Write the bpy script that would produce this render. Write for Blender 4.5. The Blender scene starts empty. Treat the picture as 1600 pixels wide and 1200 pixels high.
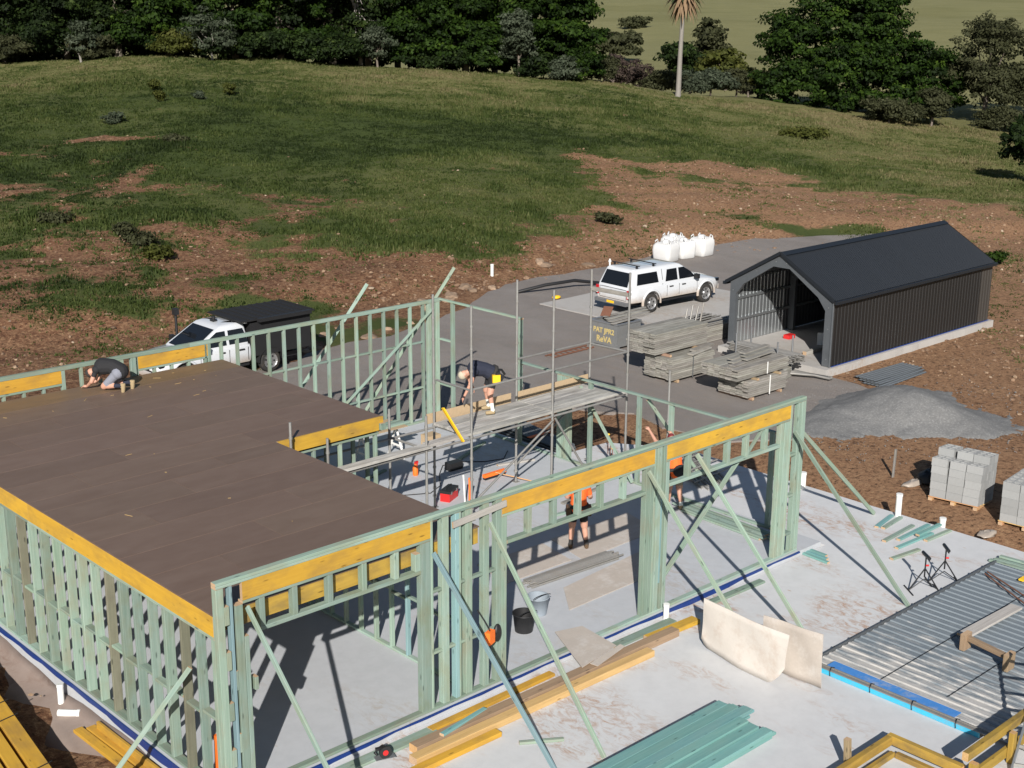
import bpy, bmesh, math, random
import numpy as np
from mathutils import Vector, Matrix
random.seed(11)
rng = np.random.default_rng(5)
sc = bpy.context.scene
C = sc.collection
R = math.radians
# ------------------------------------------------------------------ camera
cd = bpy.data.cameras.new('camera'); cam = bpy.data.objects.new('camera', cd); C.objects.link(cam)
YAW, PITCH, ROLL, FPX = .7535374, .2738921, .0060421, 2108.9986
cd.sensor_fit = 'HORIZONTAL'; cd.sensor_width = 36; cd.lens = FPX / 1600 * 36
cd.clip_start = .1; cd.clip_end = 6000
_f = Vector((math.sin(YAW) * math.cos(PITCH), math.cos(YAW) * math.cos(PITCH), -math.sin(PITCH)))
_r = Vector((math.cos(YAW), -math.sin(YAW), 0)); _u = _r.cross(_f)
_r2 = _r * math.cos(ROLL) + _u * math.sin(ROLL); _u2 = _u * math.cos(ROLL) - _r * math.sin(ROLL)
CAMP = Vector((-8.789976, -15.340474, 11.160026))
cam.matrix_world = Matrix(((_r2.x, _u2.x, -_f.x, CAMP.x), (_r2.y, _u2.y, -_f.y, CAMP.y), (_r2.z, _u2.z, -_f.z, CAMP.z), (0, 0, 0, 1)))
sc.camera = cam
# ------------------------------------------------------------------ sky and sun
SUN = Vector((1.33, 1.30, -1.0)).normalized()
elev = math.asin(-SUN.z)
w = bpy.data.worlds.new('World'); sc.world = w; w.use_nodes = True
nt = w.node_tree; nt.nodes.clear()
sky = nt.nodes.new('ShaderNodeTexSky'); sky.sky_type = 'NISHITA'; sky.sun_disc = False
sky.sun_elevation = elev; sky.sun_rotation = math.atan2(-SUN.x, -SUN.y)
sky.altitude = 100; sky.air_density = 1; sky.dust_density = .6; sky.ozone_density = 1.2
bg = nt.nodes.new('ShaderNodeBackground'); bg.inputs[1].default_value = .052
wo = nt.nodes.new('ShaderNodeOutputWorld')
nt.links.new(sky.outputs[0], bg.inputs[0]); nt.links.new(bg.outputs[0], wo.inputs[0])
sd = bpy.data.lights.new('sun', 'SUN'); sd.energy = 4.9; sd.angle = R(.5); sd.color = (1, .955, .90)
so = bpy.data.objects.new('sun', sd); C.objects.link(so)
so.rotation_euler = SUN.to_track_quat('-Z', 'Y').to_euler()
so.location = (-30, -30, 40)
vs = sc.view_settings; vs.view_transform = 'Standard'; vs.look = 'None'; vs.gamma = 1; vs.exposure = .43; vs.use_curve_mapping = False
# ------------------------------------------------------------------ helpers
FRAME = Matrix.Identity(4); WM = {}
def setframe(loc=(0, 0, 0), rz=0, tilt=None):
    global FRAME
    FRAME = Matrix.Translation(loc) @ Matrix.Rotation(rz, 4, 'Z')
    if tilt is not None: FRAME = FRAME @ tilt
def put(o, M=None, parent=None):
    C.objects.link(o)
    W = FRAME @ (M if M is not None else Matrix.Identity(4))
    if parent is not None:
        o.parent = parent; o.matrix_parent_inverse = WM[parent.name].inverted()
    o.matrix_basis = W; WM[o.name] = W
    return o
def tag(o, label, cat, group=None):
    o['label'] = label; o['category'] = cat
    if group: o['group'] = group
    return o
def thing(name, label, cat, loc=(0, 0, 0), group=None):
    o = bpy.data.objects.new(name, None); o.empty_display_size = .2
    put(o, Matrix.Translation(loc))
    if 'wall' in name: o['kind'] = 'thing'
    return tag(o, label, cat, group)
def kind(o, k): o['kind'] = k; return o
def copy_tree(root, W, label=None):
    def rec(o, par):
        c = o.copy(); C.objects.link(c); c.parent = par
        if par: c.matrix_parent_inverse = o.matrix_parent_inverse.copy()
        for ch in [x for x in bpy.data.objects if x.parent == o]: rec(ch, c)
        return c
    r = rec(root, None); r.matrix_basis = W; WM[r.name] = W
    if label: r['label'] = label
    return r
class MB:
    def __init__(s): s.v = []; s.f = []; s.m = []; s.sm = []
    def add(s, vs, fs, mi=0, sm=False):
        o = len(s.v); s.v += [tuple(q) for q in vs]
        for f in fs: s.f.append(tuple(o + i for i in f)); s.m.append(mi); s.sm.append(sm)
        return s
    def box(s, x0, x1, y0, y1, z0, z1, mi=0, M=None):
        vs = [Vector((x, y, z)) for z in (z0, z1) for y in (y0, y1) for x in (x0, x1)]
        if M is not None: vs = [M @ q for q in vs]
        return s.add(vs, [(0, 2, 3, 1), (4, 5, 7, 6), (0, 1, 5, 4), (2, 6, 7, 3), (0, 4, 6, 2), (1, 3, 7, 5)], mi)
    def bar(s, p0, p1, w, h, mi=0, up=None):
        M, L = axes(p0, p1, up); return s.box(0, L, -w / 2, w / 2, -h / 2, h / 2, mi, M)
    def cyl(s, p0, p1, r, mi=0, n=10, r1=None, cap=True):
        r1 = r if r1 is None else r1
        M, L = axes(p0, p1)
        vs = []
        for k, (x, rr) in enumerate(((0, r), (L, r1))):
            vs += [M @ Vector((x, rr * math.cos(2 * math.pi * i / n), rr * math.sin(2 * math.pi * i / n))) for i in range(n)]
        s.add(vs, [(i, (i + 1) % n, n + (i + 1) % n, n + i) for i in range(n)], mi, True)
        if cap: s.add(vs, [tuple(range(n - 1, -1, -1)), tuple(range(n, 2 * n))], mi)
        return s
    def tube(s, pts, r, mi=0, n=8, rs=None):
        pts = [Vector(q) for q in pts]; rings = []
        for i, q in enumerate(pts):
            t = (pts[min(i + 1, len(pts) - 1)] - pts[max(i - 1, 0)]).normalized()
            u = Vector((0, 0, 1)) if abs(t.z) < .9 else Vector((1, 0, 0))
            a = t.cross(u).normalized(); b = a.cross(t); rr = rs[i] if rs else r
            rings.append([q + a * rr * math.cos(2 * math.pi * k / n) + b * rr * math.sin(2 * math.pi * k / n) for k in range(n)])
        return s.loft(rings, mi, True, cap=True)
    def loft(s, rings, mi=0, sm=True, cap=True, closed=True):
        n = len(rings[0]); vs = [q for r in rings for q in r]; fs = []
        for i in range(len(rings) - 1):
            for k in range(n if closed else n - 1):
                k2 = (k + 1) % n; fs.append((i * n + k, i * n + k2, (i + 1) * n + k2, (i + 1) * n + k))
        s.add(vs, fs, mi, sm)
        if cap: s.add(vs, [tuple(range(n - 1, -1, -1)), tuple(range((len(rings) - 1) * n, len(rings) * n))], mi)
        return s
    def ball(s, c, r, mi=0, n=10, m=7, sc=(1, 1, 1), M=None):
        rings = []
        for j in range(1, m):
            a = math.pi * j / m
            rings.append([Vector((math.sin(a) * math.cos(2 * math.pi * i / n) * r * sc[0], math.sin(a) * math.sin(2 * math.pi * i / n) * r * sc[1], -math.cos(a) * r * sc[2])) for i in range(n)])
        if M is not None: rings = [[M @ q for q in rr] for rr in rings]
        rings = [[q + Vector(c) for q in rr] for rr in rings]
        return s.loft(rings, mi, True)
    def mesh(s, name):
        me = bpy.data.meshes.new(name); me.from_pydata(s.v, [], s.f)
        me.polygons.foreach_set('material_index', s.m); me.polygons.foreach_set('use_smooth', s.sm); me.update()
        return me
    def build(s, name, mats, parent=None, M=None):
        me = s.mesh(name)
        for m in (mats if isinstance(mats, (list, tuple)) else [mats]): me.materials.append(m)
        return put(bpy.data.objects.new(name, me), M, parent)
def axes(p0, p1, up=None):
    p0 = Vector(p0); p1 = Vector(p1); d = p1 - p0; L = d.length; x = d / L
    u = Vector(up) if up else (Vector((0, 0, 1)) if abs(x.z) < .98 else Vector((0, 1, 0)))
    z = (u - x * u.dot(x)).normalized(); y = z.cross(x)
    return Matrix(((x.x, y.x, z.x, p0.x), (x.y, y.y, z.y, p0.y), (x.z, y.z, z.z, p0.z), (0, 0, 0, 1))), L
_bc = {}
def boxmesh(L, w, h, mats):
    k = (round(L, 3), round(w, 3), round(h, 3), tuple(m.name for m in mats))
    if k in _bc: return _bc[k]
    c = min(.005, w * .12, h * .12)
    vs = []
    for x in (0, L):
        vs += [(x, -w/2 + c, -h/2), (x, w/2 - c, -h/2), (x, w/2, -h/2 + c), (x, w/2, h/2 - c), (x, w/2 - c, h/2), (x, -w/2 + c, h/2), (x, -w/2, h/2 - c), (x, -w/2, -h/2 + c)]
    fs = [tuple(range(7, -1, -1)), tuple(range(8, 16))] + [(i, (i + 1) % 8, 8 + (i + 1) % 8, 8 + i) for i in range(8)]
    me = bpy.data.meshes.new('timber'); me.from_pydata(vs, [], fs)
    for m in mats: me.materials.append(m)
    if len(mats) > 1: me.polygons[0].material_index = 1; me.polygons[1].material_index = 1
    _bc[k] = me; return me
def member(name, p0, p1, w, h, mats, parent=None, up=None, jit=0):
    """a straight sawn piece from p0 to p1; local x runs along it"""
    if not isinstance(mats, (list, tuple)): mats = [mats]
    M, L = axes(p0, p1, up)
    if jit: M = M @ Matrix.Rotation(random.gauss(0, jit), 4, 'Y') @ Matrix.Rotation(random.gauss(0, jit), 4, 'Z')
    return put(bpy.data.objects.new(name, boxmesh(L, w, h, mats)), M, parent)
def abox(name, x0, x1, y0, y1, z0, z1, mats, parent=None):
    """axis box; local x along its longest horizontal side"""
    if x1 - x0 >= y1 - y0 or (z1 - z0 > max(x1 - x0, y1 - y0)):
        if z1 - z0 > max(x1 - x0, y1 - y0): return member(name, ((x0+x1)/2, (y0+y1)/2, z0), ((x0+x1)/2, (y0+y1)/2, z1), x1-x0, y1-y0, mats, parent, up=(0, 1, 0))
        return member(name, (x0, (y0+y1)/2, (z0+z1)/2), (x1, (y0+y1)/2, (z0+z1)/2), y1-y0, z1-z0, mats, parent)
    return member(name, ((x0+x1)/2, y0, (z0+z1)/2), ((x0+x1)/2, y1, (z0+z1)/2), x1-x0, z1-z0, mats, parent)
def tubeobj(name, p0, p1, r, mat, parent, n=8):
    M, L = axes(p0, p1); k = ('t', round(L, 3), r, mat.name, n)
    if k not in _bc:
        me = MB().cyl((0, 0, 0), (L, 0, 0), r, 0, n).mesh('tube'); me.materials.append(mat); _bc[k] = me
    return put(bpy.data.objects.new(name, _bc[k]), M, parent)
# ------------------------------------------------------------------ materials
def nodes(name):
    m = bpy.data.materials.new(name); m.use_nodes = True
    t = m.node_tree; t.nodes.clear()
    out = t.nodes.new('ShaderNodeOutputMaterial'); b = t.nodes.new('ShaderNodeBsdfPrincipled')
    t.links.new(b.outputs[0], out.inputs[0]); return m, t, b
def N(t, kind, **kw):
    n = t.nodes.new('ShaderNode' + kind)
    for k, v in kw.items():
        if k.startswith('i_'):
            key = k[2:]; n.inputs[int(key) if key.isdigit() else key].default_value = v
        else: setattr(n, k, v)
    return n
def lk(t, a, b): t.links.new(a, b)
def ramp(t, fac, stops):
    r = t.nodes.new('ShaderNodeValToRGB'); e = r.color_ramp.elements
    while len(e) < len(stops): e.new(.5)
    for q, (p, c) in zip(e, stops): q.position = p; q.color = (*c, 1) if len(c) == 3 else c
    lk(t, fac, r.inputs[0]); return r.outputs[0]
def mixc(t, fac, a, b, mode='MIX'):
    m = t.nodes.new('ShaderNodeMix'); m.data_type = 'RGBA'; m.blend_type = mode
    for s, v in ((0, fac), (6, a), (7, b)):
        if hasattr(v, 'is_linked') or isinstance(v, bpy.types.NodeSocket): lk(t, v, m.inputs[s])
        elif s == 0: m.inputs[0].default_value = v
        else: m.inputs[s].default_value = (*v, 1)
    return m.outputs[2]
def noise_(t, co, scale, detail=4, rough=.6, dist=0):
    n = N(t, 'TexNoise'); n.inputs['Scale'].default_value = scale; n.inputs['Detail'].default_value = detail
    n.inputs['Roughness'].default_value = rough; n.inputs['Distortion'].default_value = dist
    if co is not None: lk(t, co, n.inputs['Vector'])
    return n.outputs[0]
def mapping(t, co, scale=(1, 1, 1), loc=None):
    m = N(t, 'Mapping'); m.inputs['Scale'].default_value = scale; lk(t, co, m.inputs['Vector'])
    if loc is not None: lk(t, loc, m.inputs['Location'])
    return m.outputs[0]
def bump(t, b, h, strength=.3, dist=.02):
    n = N(t, 'Bump'); n.inputs['Strength'].default_value = strength; n.inputs['Distance'].default_value = dist
    lk(t, h, n.inputs['Height']); lk(t, n.outputs[0], b.inputs['Normal'])
def plain(name, col, rough=.6, metal=0, var=.12, scale=6, bmp=.1, rand=.1, coord='Object', dirt=None, dirtamt=.35):
    """worn uniform material: two noise scales of colour change, per-object shade, fine relief"""
    m, t, b = nodes(name); tc = N(t, 'TexCoord'); oi = N(t, 'ObjectInfo')
    co = mapping(t, tc.outputs[coord], (1, 1, 1), None)
    n1 = noise_(t, co, scale, 5, .65); n2 = noise_(t, co, scale * 7, 3, .7)
    lo = tuple(c * (1 - var) for c in col); hi = tuple(min(1, c * (1 + var)) for c in col)
    c = mixc(t, n1, lo, hi); c = mixc(t, .25, c, ramp(t, n2, [(.3, lo), (.7, hi)]))
    if dirt:
        c = mixc(t, ramp(t, noise_(t, co, scale * .6, 6, .75), [(.5, (0, 0, 0)), (.72, (dirtamt,) * 3)]), c, dirt)
    if rand:
        mr = N(t, 'MapRange'); mr.inputs[3].default_value = 1 - rand; mr.inputs[4].default_value = 1 + rand
        lk(t, oi.outputs['Random'], mr.inputs[0])
        h = N(t, 'HueSaturation'); lk(t, mr.outputs[0], h.inputs['Value']); lk(t, c, h.inputs['Color']); c = h.outputs[0]
    lk(t, c, b.inputs['Base Color']); b.inputs['Roughness'].default_value = rough; b.inputs['Metallic'].default_value = metal
    if bmp: bump(t, b, n2, bmp, .01)
    return m
def wood(name, c1, c2, c3=None, rand=.16, grain=28, rough=.75, knots=True, stain=.3, hue=.02):
    """sawn timber: grain runs along local x, every piece a shade of its own"""
    m, t, b = nodes(name); tc = N(t, 'TexCoord'); oi = N(t, 'ObjectInfo')
    cx = N(t, 'CombineXYZ'); ml = N(t, 'Math', operation='MULTIPLY'); ml.inputs[1].default_value = 37
    lk(t, oi.outputs['Random'], ml.inputs[0])
    for k in range(3): lk(t, ml.outputs[0], cx.inputs[k])
    co = mapping(t, tc.outputs['Object'], (1.2, grain, grain), cx.outputs[0])
    co2 = mapping(t, tc.outputs['Object'], (1.6, 3, 3), cx.outputs[0])
    g = noise_(t, co, 1, 5, .6, .4); big = noise_(t, co2, 1, 4, .6)
    c = mixc(t, ramp(t, g, [(.3, (0,) * 3), (.72, (1,) * 3)]), c1, c2)
    if c3: c = mixc(t, ramp(t, big, [(.45, (0,) * 3), (.75, (stain,) * 3)]), c, c3)
    if knots:
        v = N(t, 'TexVoronoi'); v.inputs['Scale'].default_value = 1.0; v.inputs['Randomness'].default_value = 1
        lk(t, mapping(t, tc.outputs['Object'], (2.2, 9, 9), cx.outputs[0]), v.inputs['Vector'])
        kn = ramp(t, v.outputs[0], [(.07, (.8,) * 3), (.15, (0,) * 3)])
        c = mixc(t, kn, c, tuple(q * .35 for q in c1))
    mr = N(t, 'MapRange'); mr.inputs[3].default_value = 1 - rand; mr.inputs[4].default_value = 1 + rand * .8
    lk(t, oi.outputs['Random'], mr.inputs[0])
    mr2 = N(t, 'MapRange'); mr2.inputs[3].default_value = .5 - hue; mr2.inputs[4].default_value = .5 + hue
    fr = N(t, 'Math', operation='FRACT'); lk(t, ml.outputs[0], fr.inputs[0]); lk(t, fr.outputs[0], mr2.inputs[0])
    h = N(t, 'HueSaturation'); lk(t, mr.outputs[0], h.inputs['Value']); lk(t, mr2.outputs[0], h.inputs['Hue']); lk(t, c, h.inputs['Color'])
    lk(t, h.outputs[0], b.inputs['Base Color']); b.inputs['Roughness'].default_value = rough
    bump(t, b, g, .12, .004)
    return m
M_ = {}
M_['pine'] = wood('green_pine', (.18, .265, .21), (.275, .355, .295), (.225, .215, .135), stain=.7, rand=.27, hue=.03)
M_['blue'] = wood('blue_pine', (.155, .265, .285), (.225, .335, .35), (.20, .28, .25))
M_['teal'] = wood('teal_pine', (.125, .285, .275), (.18, .35, .33), (.22, .31, .26), rand=.1)
M_['end'] = plain('end_grain', (.45, .31, .19), .8, var=.25, scale=30)
M_['lvl'] = wood('yellow_lvl', (.48, .265, .025), (.57, .33, .035), (.27, .16, .045), rand=.12, grain=22, stain=.75, hue=.004)
M_['lvl2'] = wood('dirty_lvl', (.30, .19, .03), (.42, .27, .045), (.14, .10, .045), rand=.15, grain=14, stain=.95, hue=.006)
M_['oldpine'] = wood('grey_green_pine', (.15, .16, .11), (.21, .21, .15), (.12, .11, .07), stain=.6)
M_['oregon'] = wood('orange_pine', (.46, .27, .11), (.60, .37, .17), (.34, .21, .11), rand=.1)
M_['brownwood'] = wood('brown_board', (.24, .16, .10), (.34, .24, .15), (.18, .13, .09), rand=.1)
M_['greywood'] = wood('weathered_board', (.33, .31, .28), (.46, .44, .40), (.24, .22, .19), rand=.12, knots=False)
M_['deck'] = wood('floor_sheet', (.136, .090, .064), (.156, .106, .078), (.175, .124, .093), rand=.06, grain=5, rough=.55, knots=False, stain=.5, hue=.003)
M_['deckraw'] = wood('floor_sheet_tan', (.15, .10, .055), (.19, .125, .07), (.11, .08, .06), rand=.05, grain=5, rough=.6, knots=False, hue=.003)
M_['gal'] = plain('galvanised_steel', (.36, .37, .38), .42, .75, var=.22, scale=5, rand=.12)
M_['bingrey'] = plain('bin_steel', (.21, .215, .215), .5, .3, var=.35, scale=3, rand=0, dirt=(.2, .17, .14), dirtamt=.6)
M_['galdull'] = plain('dull_scaffold_steel', (.30, .29, .27), .55, .45, var=.3, scale=4, rand=.18, dirt=(.34, .30, .24), dirtamt=.6)
M_['plank'] = wood('scaffold_plank', (.21, .20, .175), (.33, .315, .28), (.15, .13, .105), rand=.25, grain=14, knots=False, stain=.7)
M_['planksplat'] = wood('splashed_plank', (.25, .24, .22), (.55, .53, .49), (.20, .18, .15), rand=.15, grain=9, knots=False, stain=.6)
M_['black'] = plain('black_plastic', (.015, .015, .016), .5, var=.3, rand=.1)
M_['blackmetal'] = plain('black_powder_coat', (.012, .013, .015), .38, var=.25, rand=0)
M_['white'] = plain('white_plastic', (.75, .75, .72), .45, var=.06, rand=.04, dirt=(.5, .42, .33), dirtamt=.3)
M_['paint'] = plain('white_car_paint', (.58, .60, .62), .16, var=.02, scale=2, bmp=0, rand=0, dirt=(.62, .58, .52), dirtamt=.12)
M_['paint'].node_tree.nodes['Principled BSDF'].inputs['Coat Weight'].default_value = .6
def dusty(m):
    t = m.node_tree; b = t.nodes['Principled BSDF']; src = b.inputs['Base Color'].links[0].from_socket; tc = N(t, 'TexCoord'); sp = N(t, 'SeparateXYZ'); lk(t, tc.outputs['Object'], sp.inputs[0])
    n = noise_(t, tc.outputs['Object'], 5, 5, .7); a = N(t, 'Math', operation='MULTIPLY_ADD'); a.inputs[1].default_value = .35; lk(t, n, a.inputs[0]); lk(t, sp.outputs[2], a.inputs[2])
    lk(t, mixc(t, ramp(t, a.outputs[0], [(.62, (.75,) * 3), (.95, (0,) * 3)]), src, (.34, .25, .17)), b.inputs['Base Color'])
dusty(M_['paint'])
M_['glass'] = plain('dark_glass', (.008, .010, .013), .06, var=.1, bmp=0, rand=0)
M_['rubber'] = plain('tyre_rubber', (.02, .019, .018), .85, var=.3, rand=.1, dirt=(.12, .09, .06), dirtamt=.5)
M_['alloy'] = plain('alloy_rim', (.42, .42, .42), .35, .8, var=.15, rand=0)
M_['red'] = plain('red_plastic', (.55, .02, .02), .35, var=.15, rand=0)
M_['redlens'] = plain('red_lens', (.45, .01, .015), .15, var=.1, bmp=0, rand=0)
M_['orange'] = plain('safety_orange', (.85, .17, .02), .6, var=.1, rand=.06)
M_['yellowp'] = plain('yellow_plastic', (.85, .50, .02), .45, var=.1, rand=.03)
M_['bluemem'] = plain('blue_membrane', (.010, .035, .17), .45, var=.25, scale=9, rand=0)
M_['cyan'] = plain('cyan_membrane', (.05, .42, .62), .5, var=.2, scale=5, rand=0, dirt=(.3, .3, .3), dirtamt=.5)
M_['blueprot'] = plain('blue_film', (.06, .22, .55), .5, var=.2, scale=4, rand=0, dirt=(.42, .42, .4), dirtamt=.8)
M_['block'] = plain('concrete_block', (.29, .295, .29), .9, var=.14, scale=14, bmp=.3, rand=.09)
M_['rust'] = plain('rusty_steel', (.17, .075, .045), .8, .2, var=.35, scale=9, rand=.1)
M_['ply'] = plain('dusty_sheet', (.44, .39, .34), .8, var=.14, scale=3, rand=.05, dirt=(.62, .6, .57), dirtamt=.6)
M_['tarp'] = plain('dirty_canvas', (.60, .555, .50), .8, var=.10, scale=3, rand=.03, dirt=(.42, .30, .22), dirtamt=.55)
M_['bag'] = plain('woven_white_bag', (.60, .60, .59), .7, var=.05, scale=8, rand=.03, dirt=(.5, .45, .4), dirtamt=.25)
M_['osb'] = plain('chipboard_tan', (.42, .31, .19), .8, var=.2, scale=12, rand=.08)
M_['stone'] = plain('pale_stone', (.26, .18, .12), .9, var=.3, scale=3, bmp=.3, rand=.3)
# ------------------------------------------------------------------ terrain
def ab(x, y):
    dx = np.asarray(x, float) + 8.79; dy = np.asarray(y, float) + 15.34
    return dx * math.sin(.75354) + dy * math.cos(.75354), dx * math.cos(.75354) - dy * math.sin(.75354)
def xy(a, b):
    s, c = math.sin(.75354), math.cos(.75354)
    return -8.79 + a * s + b * c, -15.34 + a * c - b * s
def sstep(t):
    t = np.clip(t, 0, 1); return t * t * (3 - 2 * t)
def terrain(x, y):
    a, b = ab(x, y)
    a0 = np.interp(b, [-60, -30, -18, -10, 0, 8, 20, 32, 60], [36, 39, 43, 48.5, 57, 66.5, 70, 66, 70])
    th = b / np.maximum(a, 30)
    zc = np.interp(th, [-.6, -.38, -.24, -.1, .05, .12, .26, .38, .6], [6.5, 5.5, 6.3, 5.5, 4.3, 2.95, .8, -1.0, -2.5])
    ac = np.interp(th, [-.4, 0, .4], [128, 130, 132])
    t = (a - a0) / (ac - a0)
    up = -.3 + (zc + .3) * (.75 * np.clip(t, 0, 1) + .25 * sstep(t)) + .45 * sstep((a - a0) / 4) * (1 - sstep((a - a0 - 8) / 40))
    d = a - ac
    far = np.interp(a, [130, 170, 215, 300, 420, 600, 1000, 2500], [1.5, .6, 1.9, 4.4, 8.4, 14.5, 45, 150])
    k = sstep(d / 34)
    z = np.where(d <= 0, up, up * (1 - k) + far * k)
    bp = .10 * np.sin(x * .9 + np.sin(y * .7) * 1.3) * np.cos(y * .8 + x * .23) + .16 * np.sin(x * .31 + 1) * np.sin(y * .27 + 2)
    return z + bp * sstep((a - a0 - 1) / 6) + .9 * np.sin(x * .031) * np.cos(y * .027) * sstep((a - 150) / 80)
_ns = np.random.default_rng(3).random((64, 64))
def vnoise(x, y, s):
    x = np.asarray(x) * s; y = np.asarray(y) * s
    i = np.floor(x).astype(int); j = np.floor(y).astype(int); fx = sstep(x - i); fy = sstep(y - j)
    g = lambda p, q: _ns[p % 64, q % 64]
    return (g(i, j) * (1 - fx) + g(i + 1, j) * fx) * (1 - fy) + (g(i, j + 1) * (1 - fx) + g(i + 1, j + 1) * fx) * fy
def fbm(x, y, s, o=4):
    r = 0; A = .5
    for k in range(o): r = r + A * vnoise(x + 17 * k, y - 9 * k, s * 2 ** k); A *= .5
    return r / (1 - .5 ** o)
DIRT = [(48, -24, 11, 16, .76), (57, -13, 7, 10, .66), (55, -4, 4.5, 8, 1.0), (71, -21, 6, 7, .42), (86, -24, .9, 6, .75), (61, 3, 5, 4, .8),
        (68, 8, 6, 6, .95), (79, 7.5, 6, 3.2, .85), (86, 6, 5, 2.6, .7), (87, 13, 4, 6, .75), (77, 16, 6, 8, 1.05), (73, 25, 6, 6, 1.1), (60, 29, 11, 10, 1.0), (56, 40, 9, 10, .8), (68, -24, 8, 9, .38), (66, -9, 6, 8, .38), (64, 0, 6, 6, .42), (80, -34, 5, 7, .3), (97, 4, .8, 7, .3), (57, 20, 9, 9, 1.1), (50, 14, 10, 10, 1.1), (110, 9, 1, 5, .35), (101, 30, 3, 6, .35)]
def dirtness(x, y):
    a, b = ab(x, y); d = np.zeros_like(a)
    for (ca, cb, ra, rb, s) in DIRT: d = np.maximum(d, s * np.exp(-(((a - ca) / ra) ** 2 + ((b - cb) / rb) ** 2) ** 1.3 * .8))
    d = np.where(a < 44, 1.2, d)
    return d + (fbm(x, y, .16) - .5) * .75 + (fbm(x, y, .7, 3) - .5) * .8
def grassm(x, y): return sstep((.70 - dirtness(x, y)) / .55)
# --- one sheet out to the horizon, finer where the photograph looks
A_ = np.concatenate([np.arange(-400, -60, 60), np.arange(-60, 20, 6), np.arange(20, 40, 1.5), np.arange(40, 135, .55), np.arange(135, 200, 2.2), np.arange(200, 500, 9), np.arange(500, 1000, 40), np.arange(1000, 3001, 200)])
B_ = np.concatenate([np.arange(-1500, -200, 130), np.arange(-200, -62, 12), np.arange(-62, 62, .62), np.arange(62, 200, 12), np.arange(200, 1501, 130)])
aa, bb = np.meshgrid(A_, B_, indexing='ij'); gx, gy = xy(aa, bb); gz = terrain(gx, gy)
flat = (aa < 46) | ((gx < 47) & (gy < 25) & (gx > 0))
gz = gz + np.where(aa < 135, (fbm(gx, gy, 1.3, 3) - .5) * .16 * np.where(gz < -.25, .25, 1), 0)
inhouse = (gx > -.6) & (gx < 18.2) & (gy > -14) & (gy < 12.8)
gz = np.where(inhouse, -.55, gz)
na, nb = aa.shape; idx = np.arange(na * nb).reshape(na, nb)
quads = np.stack([idx[:-1, :-1], idx[1:, :-1], idx[1:, 1:], idx[:-1, 1:]], -1).reshape(-1, 4)
def npmesh(name, V, F, mat, smooth=True, attrs=None):
    me = bpy.data.meshes.new(name); k = F.shape[1]
    me.vertices.add(len(V)); me.vertices.foreach_set('co', V.astype(np.float32).ravel())
    me.loops.add(F.size); me.loops.foreach_set('vertex_index', F.astype(np.int32).ravel())
    me.polygons.add(len(F)); me.polygons.foreach_set('loop_start', np.arange(0, F.size, k, dtype=np.int32)); me.polygons.foreach_set('loop_total', np.full(len(F), k, np.int32))
    me.polygons.foreach_set('use_smooth', np.full(len(F), smooth)); me.update(); me.validate()
    for n_, v_ in (attrs or {}).items():
        at = me.attributes.new(n_, 'FLOAT', 'POINT'); at.data.foreach_set('value', v_.astype(np.float32).ravel())
    for m in (mat if isinstance(mat, list) else [mat]): me.materials.append(m)
    return me
def ground_mat():
    m, t, b = nodes('soil_and_turf'); tc = N(t, 'TexCoord'); co = tc.outputs['Object']
    g = N(t, 'Attribute', attribute_name='grass').outputs['Fac']; fr = N(t, 'Attribute', attribute_name='dry').outputs['Fac']
    n1 = noise_(t, co, .35, 6, .65); n2 = noise_(t, co, 2.2, 8, .78); n3 = noise_(t, co, 6, 6, .85)
    n4 = noise_(t, co, 8, 5, .8); br_ = N(t, 'Attribute', attribute_name='light_soil').outputs['Fac']
    soil = mixc(t, ramp(t, n1, [(.32, (0,)*3), (.68, (1,)*3)]), (.080, .034, .019), (.18, .085, .045)); soil = mixc(t, br_, soil, mixc(t, n1, (.20, .105, .056), (.32, .185, .105))); soil = mixc(t, ramp(t, n2, [(.42, (0,)*3), (.7, (.8,)*3)]), soil, (.29, .175, .10))
    soil = mixc(t, ramp(t, n4, [(.53, (0,)*3), (.62, (.85,)*3)]), soil, (.36, .225, .125)); soil = mixc(t, ramp(t, n4, [(.38, (.85,)*3), (.47, (0,)*3)]), soil, (.040, .022, .014))  # pale chip specks; dark specks put the chips' shadows into the colour
    green = mixc(t, n2, (.028, .044, .010), (.064, .084, .022)); dry = mixc(t, n2, (.110, .112, .040), (.20, .185, .075))
    grass = mixc(t, fr, green, dry); grass = mixc(t, N(t, 'Attribute', attribute_name='pale').outputs['Fac'], grass, mixc(t, noise_(t, co, .12, 5, .6), (.155, .155, .066), (.27, .25, .12))); grass = mixc(t, ramp(t, n3, [(.3, (.5,)*3), (.5, (0,)*3)]), grass, (.020, .028, .010))
    ad = N(t, 'Math', operation='ADD'); ad.inputs[1].default_value = -.5; lk(t, n2, ad.inputs[0])
    ma = N(t, 'Math', operation='MULTIPLY_ADD'); ma.inputs[1].default_value = 1.3; lk(t, ad.outputs[0], ma.inputs[0]); a2 = N(t, 'Math', operation='MULTIPLY_ADD'); a2.inputs[1].default_value = 1.2; a2.inputs[2].default_value = -.6; lk(t, noise_(t, co, .8, 4, .6), a2.inputs[0]); a3 = N(t, 'Math', operation='ADD'); lk(t, a2.outputs[0], a3.inputs[0]); lk(t, g, a3.inputs[1]); lk(t, a3.outputs[0], ma.inputs[2])
    c = mixc(t, ramp(t, ma.outputs[0], [(.35, (0,)*3), (.65, (1,)*3)]), soil, grass)
    lk(t, c, b.inputs['Base Color']); b.inputs['Roughness'].default_value = .95; b.inputs['Specular IOR Level'].default_value = .15
    bump(t, b, n4, .8, .07); return m
M_['ground'] = ground_mat()
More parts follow.
